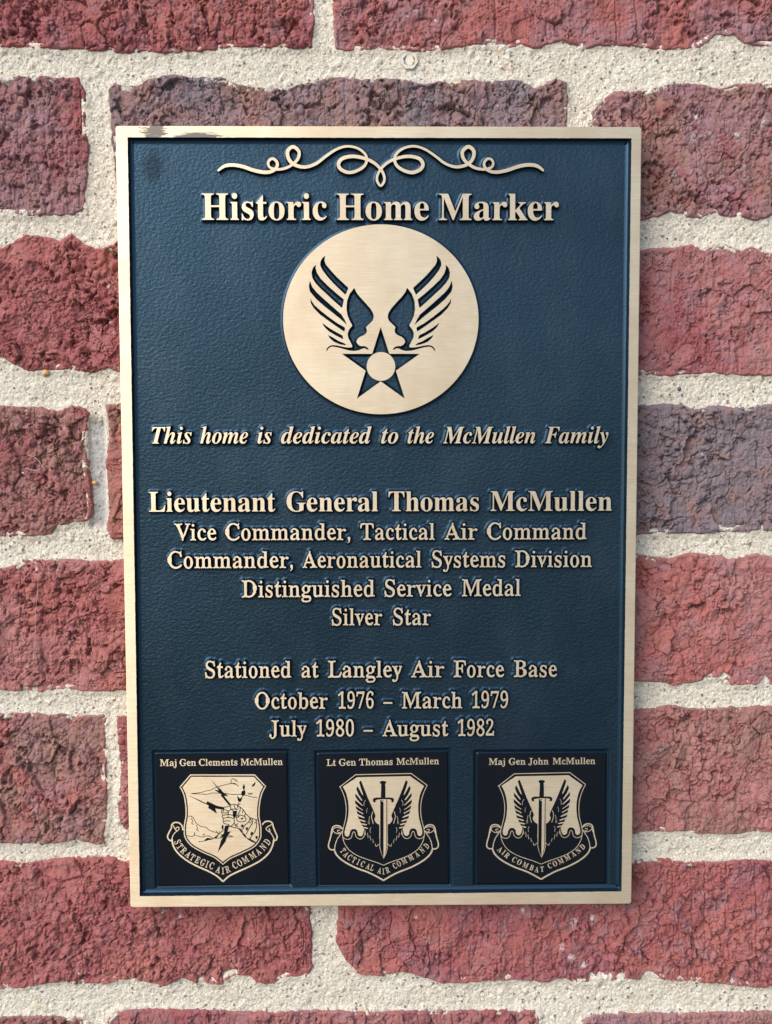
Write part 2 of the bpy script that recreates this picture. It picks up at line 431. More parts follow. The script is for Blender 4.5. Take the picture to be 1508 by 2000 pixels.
#        outline (photo pixels)                                                     tint_a tint_b tint_c  roughness, grooves, label, salt spots
BRICKS = [
 ([(X0,Y0),(605,Y0),(614,40),(608,92),(560,93),(500,93),(400,98),(345,103),(260,102),(180,98),(110,96),(60,92),(X0,92)], RED, CRIM, MAU, 1.15, .3,
  'top left red brick crossing the upper left corner', []),
 ([(650,Y0),(X1,Y0),(X1,88),(1508,90),(1455,85),(1435,66),(1398,68),(1368,92),(1300,97),(1250,92),(1160,88),(1145,94),(1100,78),(1045,94),(1020,84),(990,98),(960,84),(900,92),(845,98),(780,100),(740,94),(700,99),(655,95),(652,50)], RED, MAU, CRIM, 1.0, .7,
  None, [(724,35,5),(722,50,4),(796,31,4),(811,21,4),(852,41,5),(804,74,5),(802,90,6)]),
 ([(X0,146),(60,147),(150,150),(168,180),(168,230),(173,300),(168,350),(163,408),(145,420),(100,420),(0,418),(X0,418)], CRIM, MAU, BRN, 1.1, 1.2, None, []),
 ([(212,175),(222,163),(250,168),(275,163),(290,150),(340,145),(380,148),(440,152),(470,166),(560,170),(600,160),(640,150),(720,152),(800,155),(830,165),(900,152),(980,155),(1020,152),(1045,170),(1085,152),(1108,158),(1110,245),(1108,425),(700,428),(232,425),(222,330),(215,250)], GRY, BRN, MAU, 1.3, .4,
  'grey brown brick whose top shows above the plaque', []),
 ([(1155,215),(1172,198),(1200,178),(1260,175),(1300,165),(1360,160),(1400,172),(1450,160),(1508,163),(X1,165),(X1,424),(1508,421),(1478,431),(1455,424),(1424,427),(1397,416),(1370,427),(1337,422),(1312,413),(1290,422),(1255,430),(1200,430),(1156,425)], MAU, BRN, CRIM, 1.1, .3,
  None, [(1360,225,9),(1355,268,9),(1315,340,9),(1440,262,8),(1490,240,12),(1450,328,8),(1385,260,6),(1325,400,6)]),
 ([(X0,490),(0,484),(30,470),(50,456),(99,464),(115,468),(139,457),(165,478),(185,483),(211,480),(231,466),(600,470),(610,600),(605,725),(231,727),(211,718),(178,729),(139,722),(53,724),(33,716),(0,699),(X0,700)], RED, CRIM, ROSE, 1.45, .1,
  None, [(213,627,7),(212,560,5)]),
 ([(655,480),(1251,488),(1274,484),(1317,481),(1353,476),(1376,485),(1393,478),(1422,478),(1446,489),(1469,480),(1488,490),(1508,491),(X1,488),(X1,735),(1508,732),(1459,735),(1406,730),(1353,731),(1307,735),(1249,732),(655,735)], ROSE, CRIM, MAU, .75, .5,
  None, []),
 ([(X0,795),(0,793),(76,795),(112,802),(139,790),(165,798),(178,806),(171,815),(167,885),(175,935),(181,1001),(175,1017),(112,1027),(99,1044),(66,1048),(0,1050),(X0,1050)], CRIM, BRN, ROSE, 1.25, .4,
  None, [(125,833,6)]),
 ([(205,790),(1095,792),(1100,1040),(218,1052),(209,1034),(212,1001),(206,918),(212,852)], BRN, RED, MAU, 1.0, .2, 'brown red brick with only its left end showing', []),
 ([(1150,792),(1247,790),(1340,790),(1353,801),(1393,791),(1446,796),(1508,790),(X1,790),(X1,1037),(1508,1037),(1373,1042),(1246,1045),(1150,1045)], GRY, GRY, BRN, 1.0, .4,
  'grey purple brick right of the plaque', [(1373,888,4)]),
 ([(X0,1112),(0,1111),(31,1103),(44,1094),(136,1093),(190,1096),(241,1093),(605,1095),(605,1350),(245,1350),(177,1352),(129,1348),(68,1353),(0,1349),(X0,1350)], RED, ROSE, CRIM, 1.15, .6,
  None, [(72,1110,5),(114,1112,5),(53,1301,4)]),
 ([(650,1090),(1245,1082),(1296,1089),(1310,1092),(1344,1081),(1405,1083),(1426,1092),(1480,1081),(1508,1088),(X1,1085),(X1,1336),(1508,1336),(1497,1321),(1480,1340),(1429,1337),(1409,1321),(1351,1334),(1317,1340),(1303,1332),(1242,1332),(650,1340)], RED, ROSE, MAU, .95, .3,
  None, []),
 ([(X0,1395),(0,1395),(51,1392),(129,1395),(143,1398),(200,1396),(207,1401),(204,1431),(207,1499),(209,1584),(203,1648),(190,1649),(143,1642),(102,1649),(0,1648),(X0,1648)], BRN, RED, MAU, 1.25, .3, None, []),
 ([(226,1398),(1095,1395),(1098,1630),(250,1634),(234,1611),(228,1567),(233,1509),(228,1448),(226,1410)], ROSE, CRIM, MAU, 1.2, .3, 'rose red brick with only a thin strip of its left end showing', []),
 ([(1148,1385),(1240,1387),(1286,1382),(1310,1379),(1354,1384),(1446,1380),(1508,1380),(X1,1380),(X1,1627),(1508,1627),(1473,1624),(1446,1630),(1398,1630),(1344,1625),(1237,1628),(1148,1628)], BRN, ROSE, CRIM, 1.2, .5,
  None, [(1290,1460,6),(1262,1620,5)]),
 ([(X0,1683),(0,1683),(45,1686),(76,1680),(186,1675),(252,1676),(600,1680),(605,1776),(610,1842),(610,1890),(597,1916),(570,1908),(554,1916),(534,1923),(499,1917),(485,1906),(469,1905),(450,1912),(433,1926),(388,1922),(353,1911),(323,1928),(282,1922),(242,1914),(202,1922),(151,1923),(121,1917),(50,1930),(0,1934),(X0,1934)], RED, CRIM, ROSE, 1.35, .5,
  None, [(320,1780,8),(352,1790,6)]),
 ([(655,1682),(1234,1680),(1277,1675),(1353,1685),(1430,1680),(X1,1680),(X1,1928),(1508,1927),(1479,1931),(1378,1922),(1292,1914),(1275,1900),(1262,1898),(1250,1914),(1202,1915),(1131,1923),(1101,1911),(1060,1921),(1000,1915),(934,1921),(894,1923),(869,1923),(829,1912),(788,1900),(748,1908),(706,1907),(675,1877),(658,1842),(660,1776)], RED, CRIM, MAU, 1.15, .6,
  None, [(812,1792,6),(1020,1778,7),(1120,1805,14),(1158,1796,11),(1115,1870,12),(1140,1885,9),(1098,1850,8)]),
 ([(X0,1985),(0,1985),(100,1986),(161,1989),(168,2010),(165,Y1),(X0,Y1)], BRN, CRIM, MAU, 1.1, .3, None, []),
 ([(208,1995),(215,1985),(228,1975),(300,1972),(500,1977),(748,1976),(900,1976),(1045,1976),(1054,1985),(1055,Y1),(205,Y1)], CRIM, ROSE, MAU, 1.1, .5,
  None, []),
 ([(1138,1995),(1160,1984),(1220,1978),(1300,1980),(1508,1977),(X1,1978),(X1,Y1),(1136,Y1)], ROSE, MAU, BRN, .9, .7, None, []),
]
g = bpy.data.meshes.new('ground'); g.from_pydata([(-300, -600, -1.4), (300, -600, -1.4), (300, .012, -1.4), (-300, .012, -1.4)], [], [(0, 1, 2, 3)])  # unseen sheet, added so the lower metal does not reflect a black horizon
g.materials.append(plain('added_reflection_ground', (.17, .165, .15), .85)); go = bpy.data.objects.new('ground', g); COL.objects.link(go); prop(go, kind='structure')
wall = empty('brick_wall')
prop(wall, 'rough-faced red brick wall with pale sandy mortar joints behind the bronze plaque', 'brick wall')

def sdf(P, poly):
    a = poly; b = np.roll(poly, -1, 0); best = np.full(len(P), 1e9)
    for p, q in zip(a, b):
        e = q - p; l = max((e ** 2).sum(), 1e-9)
        t = np.clip(((P - p) @ e) / l, 0, 1); d = P - p - t[:, None] * e
        best = np.minimum(best, (d ** 2).sum(1))
    d = np.sqrt(best); return np.where(inside(P, [poly]), d, -d)
def grid_faces(nu, nv):
    i = np.arange(nu - 1)[:, None] * nv + np.arange(nv - 1)[None]
    i = i.ravel(); return np.column_stack([i, i + nv, i + nv + 1, i + 1])
def compact(V, F, *attrs):
    used = np.zeros(len(V), bool); used[F.ravel()] = True; m = np.cumsum(used) - 1
    return (V[used], m[F]) + tuple(a[used] for a in attrs)
STEP = .29
HU, HV = PW / 2 - 16, PH / 2 - 16            # hidden deep behind the plaque
ALL = [at(b[0], BR_W) for b in BRICKS]
for k, (b, poly) in enumerate(zip(BRICKS, ALL)):
    rough_k, groove, label, salts = b[4] * .86, b[5], b[6], b[7]
    lo, hi = poly.min(0) - 2, poly.max(0) + 2
    us, vs_ = np.arange(lo[0], hi[0], STEP), np.arange(lo[1], hi[1], STEP)
    U, V_ = np.meshgrid(us, vs_, indexing='ij'); u, v = U.ravel(), V_.ravel()
    F = grid_faces(len(us), len(vs_))
    # keep what lies near the brick and is not deep behind the plaque
    cu, cv = u[F].mean(1), v[F].mean(1)
    F = F[~((np.abs(cu) < HU) & (np.abs(cv) < HV))]
    Vv, F, u, v = compact(np.column_stack([u, v]), F, u, v)
    d = sdf(Vv, poly) + 1.5
    ox, oy = 61.0 * k, 23.0 * k
    x, y = u + ox, v + oy
    d = d + .8 * fbm(x, y, 6, 4) + .3 * fbm(x, y, 1.5, 2)
    wx, wy = x + 2.6 * fbm(x, y, 7, 4), y + 2.6 * fbm(x + 90, y, 7, 4)
    calm = sst(-.25, .45, fbm(x, y, 22, 3))                     # smoother dragged patches
    crumb = sst(-.2, .2, fbm(x, y + 70, 15, 4))                # crumbly areas against dragged ones
    h = .7 * fbm(x, y, 26, 3) + rough_k * 1.35 * fbm(wx, wy, 9, 4, .5)
    jx, jy = x + .9 * fbm(x, y, 2.2, 3), y + .9 * fbm(x + 50, y, 2.2, 3)
    f1, f2, c1, tl = worley(wx, wy * .85, 8.0, 0, True); g1 = f2 - f1
    m1 = sst(-.25, .25, fbm(x + 40, y, 15, 3))
    h += rough_k * (2.1 * (c1 - .5) + 1.6 * tl) * (.25 + .75 * m1)
    h -= rough_k * 1.6 * (1 - sst(.01, .09, g1)) * m1 * sst(-.25, .15, fbm(x, y, 4, 3))
    f1, f2, c2, tl = worley(jx * 1.05, jy * .9, 3.7, 7, True); g2 = f2 - f1
    k2 = .15 + .85 * crumb
    nod = np.sqrt(np.clip(1 - (f1 / (.34 + .22 * c2)) ** 2, 0, 1))
    h += rough_k * ((1.15 * nod * (.35 + c2) + .45 * tl) * k2 - .45 * crumb)
    h -= rough_k * .7 * (1 - sst(0, .09, g2)) * (1 - crumb) * sst(-.1, .2, fbm(x + 9, y, 5, 3))
    f1, f2, c3, tl = worley(jx, jy, 1.65, 13, True)
    k3 = .12 + .88 * sst(-.15, .2, fbm(x, y + 15, 8, 4))
    nod = np.sqrt(np.clip(1 - (f1 / (.30 + .28 * c3)) ** 2, 0, 1))
    h += rough_k * .50 * nod * (.3 + c3) * k3 - .2 * k3
    h -= rough_k * 1.9 * sst(.30, .44, fbm(jx + 5, jy, 2.6, 4)) * (.25 + .75 * crumb)      # pits
    ck = np.abs(fbm(jx, jy + 61, 7, 4, .6)); h -= rough_k * 1.4 * (1 - sst(0, .026, ck)) * sst(-.15, .1, fbm(x + 70, y, 9, 3))
    h += .14 * fbm(x, y, .8, 2, .6)
    # hairline cracks that wander
    cr = np.abs(fbm(wx, wy + 31, 17, 4, .6)); h -= .8 * (1 - sst(0, .022, cr)) * sst(-.1, .3, fbm(x, y, 30, 2))
    # vertical drag marks left by the cutting wire
    gx = x + 1.6 * fbm(x, y, 40, 3) + .5 * fbm(x, y, 6, 3)
    gr = np.abs(vnoise(gx / 7.5 + 3, y / 90) - .5)
    h -= groove * 1.5 * (1 - sst(0, .045, gr)) * sst(-.3, .35, fbm(x, y, 24, 2))
    h -= groove * .6 * np.abs(fbm(gx * 3.5, y * .12, 3, 3)) 
    h = np.clip(h + .1, -5.2, 3.2)
    h = np.where(h > 1.6, 1.6 + (h - 1.6) * .45, h)
    e = sst(0, 4.2, d)
    z = BR_W + h * (.10 + .90 * e) - 5.5 * (1 - sst(-.3, 2.2, d))
    keep = (d[F] > -.9).any(1); F = F[keep]
    salt = np.zeros(len(u))
    for (sx_, sy_, sr) in salts:
        c = at([(sx_, sy_)], BR_W)[0]; r = sr * .17
        salt = np.maximum(salt, 1 - sst(.3, 1.25, np.hypot(u - c[0], (v - c[1]) * .9) / r))
    Vf = np.column_stack([u, v, z]); Vf, F, salt = compact(Vf, F, salt)
    o = link('brick', Vf, F, BRICK, wall, smooth=True)
    a = o.data.attributes.new('salt', 'FLOAT', 'POINT'); a.data.foreach_set('value', salt.astype(np.float32))
    o['tint_a'], o['tint_b'], o['tint_c'] = b[1], b[2], b[3]
    if label: o['label'] = label

# mortar: one continuous bed the bricks sit in
A = at([(X0, Y0), (X1, Y0), (X1, Y1), (X0, Y1)], WALL_W); lo, hi = A.min(0), A.max(0)
us, vs_ = np.arange(lo[0], hi[0], STEP), np.arange(lo[1], hi[1], STEP)
U, V_ = np.meshgrid(us, vs_, indexing='ij'); u, v = U.ravel(), V_.ravel(); F = grid_faces(len(us), len(vs_))
cu, cv = u[F].mean(1), v[F].mean(1)
F = F[~((np.abs(cu) < HU) & (np.abs(cv) < HV))]
Vv, F = compact(np.column_stack([u, v]), F)
dist = np.full(len(Vv), -1e9)
for poly in ALL:
    lo_, hi_ = poly.min(0) - 9, poly.max(0) + 9
    m = ((Vv > lo_) & (Vv < hi_)).all(1)
    if m.any(): dist[m] = np.maximum(dist[m], sdf(Vv[m], poly))
keep = ~(dist[F] > 3.6).all(1); F = F[keep]
Vv, F, dist = compact(Vv, F, dist); u, v = Vv[:, 0], Vv[:, 1]
z = WALL_W + .55 * fbm(u, v, 26, 3) + .40 * fbm(u, v, 5, 4, .6) + .20 * fbm(u, v, 1.3, 3, .65)
f1, f2, cm = worley(u + .5 * fbm(u, v, 2, 2), v, 1.15, 3); z += .13 * (.4 - f1 * f1) + .14 * (cm - .5)
f1, f2, cm = worley(u, v, 4.2, 5); z += np.where(cm > .80, .5 * np.clip(.16 - f1 * f1, 0, 1) / .16, 0)
pit = fbm(u, v + 44, 1.4, 2); z -= .5 * sst(.5, .8, pit)
z += .5 * sst(-3.0, .0, dist) * (1 + fbm(u, v, 8, 3)) - .3
z -= 2.0 * sst(1.6, 3.6, dist)
j = at([(190, 925)], WALL_W)[0]
grey = (1 - sst(2.6, 4.2, np.abs(u - j[0]))) * (1 - sst(21, 25, np.abs(v - j[1])))
z -= 1.7 * grey
# a broken ring of sealant left in the joint above the plaque
o = link('mortar_bed', np.column_stack([u, v, z]), F, MORTAR, wall, smooth=True)
a = o.data.attributes.new('grey', 'FLOAT', 'POINT'); a.data.foreach_set('value', grey.astype(np.float32))

def blob(name, px, w, ru, rv, h, mat, parent, seed):
    c = at([px], w)[0]; r = random.Random(seed); V = []; F = []; nr, ns = 6, 16
    for i in range(nr + 1):
        a = i / nr * math.pi / 2
        for s in range(ns):
            b = s / ns * 2 * math.pi; q = 1 + .12 * math.sin(2 * b + seed) + .08 * math.sin(3 * b + 2 * seed) + r.uniform(-.03, .03)
            V.append((c[0] + ru * math.sin(a) * math.cos(b) * q, c[1] + rv * math.sin(a) * math.sin(b) * q, w + h * math.cos(a) - .3))
    for i in range(nr):
        for s in range(ns):
            F.append((i * ns + s, i * ns + (s + 1) % ns, (i + 1) * ns + (s + 1) % ns, (i + 1) * ns + s))
    return link(name, np.array(V), F, mat, parent, smooth=True)
ORANGE = plain('amber_grit', (.50, .30, .13), .55); WHITE = plain('white_plastic', (.50, .48, .42), .6)
blob('pebble', (89, 728), WALL_W + .6, 1.5, 1.6, 1.4, ORANGE, wall, 1)
o = blob('pebble', (184, 943), WALL_W - .8, 1.2, 1.1, 1.0, ORANGE, wall, 2)
for q, (px, r_, mt) in enumerate([((1327, 760), 1.0, 'p'), ((1331, 760), .8, 'p')][:1]):
    blob('pebble', px, WALL_W + .2, r_, r_, .8, plain('plum_grit', (.08, .05, .08), .6), wall, 5 + q)
# plug
plug = empty('wall_plug'); prop(plug, 'small white plastic ring plug set in the mortar joint above the plaque', 'wall plug')
pc = at([(799, 119)], WALL_W)[0]
th = np.linspace(math.radians(125), math.radians(125 + 295), 40)
ringc = np.column_stack([pc[0] + 3.0 * np.cos(th), pc[1] + 3.0 * np.sin(th)])
V, F = strip(ringc, 1.15 + .35 * np.sin(np.arange(40) * .9), WALL_W + 1.0, 1.6)
link('ring', V, F, WHITE, plug)
th = np.linspace(0, 2 * math.pi, 24, endpoint=False)
slab('core', [np.column_stack([pc[0] + .2 + 1.75 * np.cos(th), pc[1] + .1 + 2.0 * np.sin(th)])], WALL_W + .5, 1.2, plain('dusty_plug', (.60, .56, .46), .8), plug)
blob('grit', (809, 121), WALL_W + .9, .6, .6, .5, ORANGE, plug, 9)
# dry grass threads caught on the brick faces
THREAD = plain('dry_thread', (.62, .58, .52), .6)
def thread(pts, w, label, r=.07):
    c = spline(at(pts, w), 8); N = len(c); z = w + .5 * np.sin(np.linspace(0, 3.1, N))
    V, F = [], []
    t = np.gradient(c, axis=0); n = np.stack([t[:, 1], -t[:, 0]], 1); n /= np.hypot(n[:, 0], n[:, 1])[:, None]
    for i in range(N):
        for s in range(5):
            a = s / 5 * 2 * math.pi; V.append((c[i, 0] + n[i, 0] * r * math.cos(a), c[i, 1] + n[i, 1] * r * math.cos(a), z[i] + r * math.sin(a)))
    for i in range(N - 1):
        for s in range(5): F.append((i * 5 + s, i * 5 + (s + 1) % 5, (i + 1) * 5 + (s + 1) % 5, (i + 1) * 5 + s))
    prop(link('fibre', np.array(V), F, THREAD, smooth=True), label, 'fibre', 'stray fibres caught on the bricks')
thread([(55, 890), (66, 892), (78, 902), (82, 912), (74, 918), (60, 917), (49, 913)], BR_W + 2.4, 'pale curled fibre looped on the brown red brick left of the plaque')
thread([(75, 1110), (74, 1150), (70, 1200), (69, 1250), (65, 1290)], BR_W + 2.6, 'long pale straight fibre hanging down the red brick left of the plaque', .05)

# ------------------------------------------------------------------ plaque
plaque = empty('memorial_plaque')
prop(plaque, 'blue cast plaque with gold border and raised gold lettering mounted on the brick wall', 'plaque')
corner = at([(227, 247), (1252, 249), (1232, 1764), (256, 1771)])
inner = at([(249, 268), (1233.5, 270), (1214, 1741), (273, 1750.5)])
inner_c = resample(inner, 1.2); inner_c = inner_c + np.array([[rng.gauss(0, .03), rng.gauss(0, .03)] for _ in inner_c])
def round_rect(c4, r, n=4):
    out = []; c4 = np.asarray(c4, float)
    for i in range(4):
        p, a, b = c4[i], c4[i - 1], c4[(i + 1) % 4]
        da, db = (a - p) / np.linalg.norm(a - p), (b - p) / np.linalg.norm(b - p)
        for k in range(n + 1):
            t = k / n; out.append((1 - t) ** 2 * (p + da * r) + 2 * t * (1 - t) * p + t * t * (p + db * r))
    return np.array(out)
oc = round_rect(corner, .9)
# border: top face ring + eased edge + sides 8 mm deep
cs = [oc, inner_c]; p, t = fill(cs)
nr = out_normals([oc])[0]; N = len(oc)
V = [np.column_stack([p, np.zeros(len(p))])]; F = [tuple(x) for x in t.tolist()]; k = len(p)
rings = [(0, 0), (.18, -.06), (.3, -.25), (.32, -8.0)]
for o_, z_ in rings: V.append(np.column_stack([oc + nr * o_, np.full(N, z_)]))
for r in range(3): F += [(k + r * N + i, k + r * N + (i + 1) % N, k + (r + 1) * N + (i + 1) % N, k + (r + 1) * N + i) for i in range(N)]
kb = k + 3 * N; F.append(tuple(kb + i for i in range(N))[::-1])
link('border', np.concatenate(V), F, BRASS, plaque)
# four standoffs that hold it off the wall
# field: flat recessed ground with three shallow pockets, and the fillet under the border
def tile_rect(pts, w): return at(pts, w)
TILES_PX = [[(302.5,1470.5),(561,1468),(565.5,1727.7),(308,1731.7)], [(619.3,1470.8),(875.5,1466),(877.5,1727.5),(622.9,1729)], [(930.3,1469.8),(1185.3,1468.2),(1184,1726.5),(929,1728)]]
TW = -H - .15
TILES = [at(q, TW) for q in TILES_PX]
def offset_quad(q, d):
    c = q.mean(0); out = []
    n = []
    for i in range(4):
        e = q[(i + 1) % 4] - q[i]; m = np.array([e[1], -e[0]]); m /= np.linalg.norm(m)
        if ((q[i] + q[(i + 1) % 4]) / 2 - c) @ m < 0: m = -m
        n.append(m)
    for i in range(4): out.append(q[i] + (n[i - 1] + n[i]) * d)
    return np.array(out)
fo = offset_quad(inner, .3)
holes = [round_rect(offset_quad(q, 1.45), .8) for q in TILES]
p, t = fill([resample(fo, 8)] + holes)
Vs = [np.column_stack([p, np.full(len(p), -H)])]; Fs = [tuple(x) for x in t.tolist()]; sm = [False] * len(t); k = len(p)
ir = out_normals([inner_c], True)[0]
if inside((inner_c + ir * .2), [inner_c]).mean() < .5: ir = -ir
N = len(inner_c)
# wall of the recess: steep, then a concave fillet 2 mm wide
cor = np.array([min(np.linalg.norm(inner_c[i] - inner, axis=1)) for i in range(N)])
for r, f in enumerate(RINGS):
    off = 2.3 * f; c4 = offset_quad(inner, -off)
    ctr = inner.mean(0); c_in = inner_c + ir * off
    lo4, hi4 = c4.min(0), c4.max(0)
    # keep the ring inside the shrunken quad at the corners
    c_in[:, 0] = np.clip(c_in[:, 0], np.interp(c_in[:, 1], [c4[3, 1], c4[0, 1]], [c4[3, 0], c4[0, 0]]), np.interp(c_in[:, 1], [c4[2, 1], c4[1, 1]], [c4[2, 0], c4[1, 0]]))
    c_in[:, 1] = np.clip(c_in[:, 1], np.interp(c_in[:, 0], [c4[3, 0], c4[2, 0]], [c4[3, 1], c4[2, 1]]), np.interp(c_in[:, 0], [c4[0, 0], c4[1, 0]], [c4[0, 1], c4[1, 1]]))
    pf = .62 * (1 - min(f / .30, 1)) + .38 * (1 - f) ** 2.0
    zz = -H * (1 - pf) - (.05 if r == len(RINGS) - 1 else 0)
    Vs.append(np.column_stack([c_in, np.full(N, zz)]))
    if r: Fs += [(k + (r - 1) * N + i, k + (r - 1) * N + (i + 1) % N, k + r * N + (i + 1) % N, k + r * N + i) for i in range(N)]; sm += [True] * N
k += N * len(RINGS)
for q, hq in zip(TILES, holes):
    M = len(hq); prev = None
    prs = [(1.45, 0), (1.2, -.10), (.9, -.5), (.7, -.85), (.45, -1.0), (-1.0, -1.0)]
    for r, (dd, zz) in enumerate(prs):
        Vs.append(np.column_stack([hq if r == 0 else round_rect(offset_quad(q, dd), .6), np.full(M, -H + zz)]))
        if r: Fs += [(k + (r - 1) * M + i, k + (r - 1) * M + (i + 1) % M, k + r * M + (i + 1) % M, k + r * M + i) for i in range(M)]; sm += [True] * M
    k += M * len(prs)
link('field', np.concatenate(Vs), Fs, [FIELD, FLANK], plaque, [1 if q else 0 for q in sm], sm)

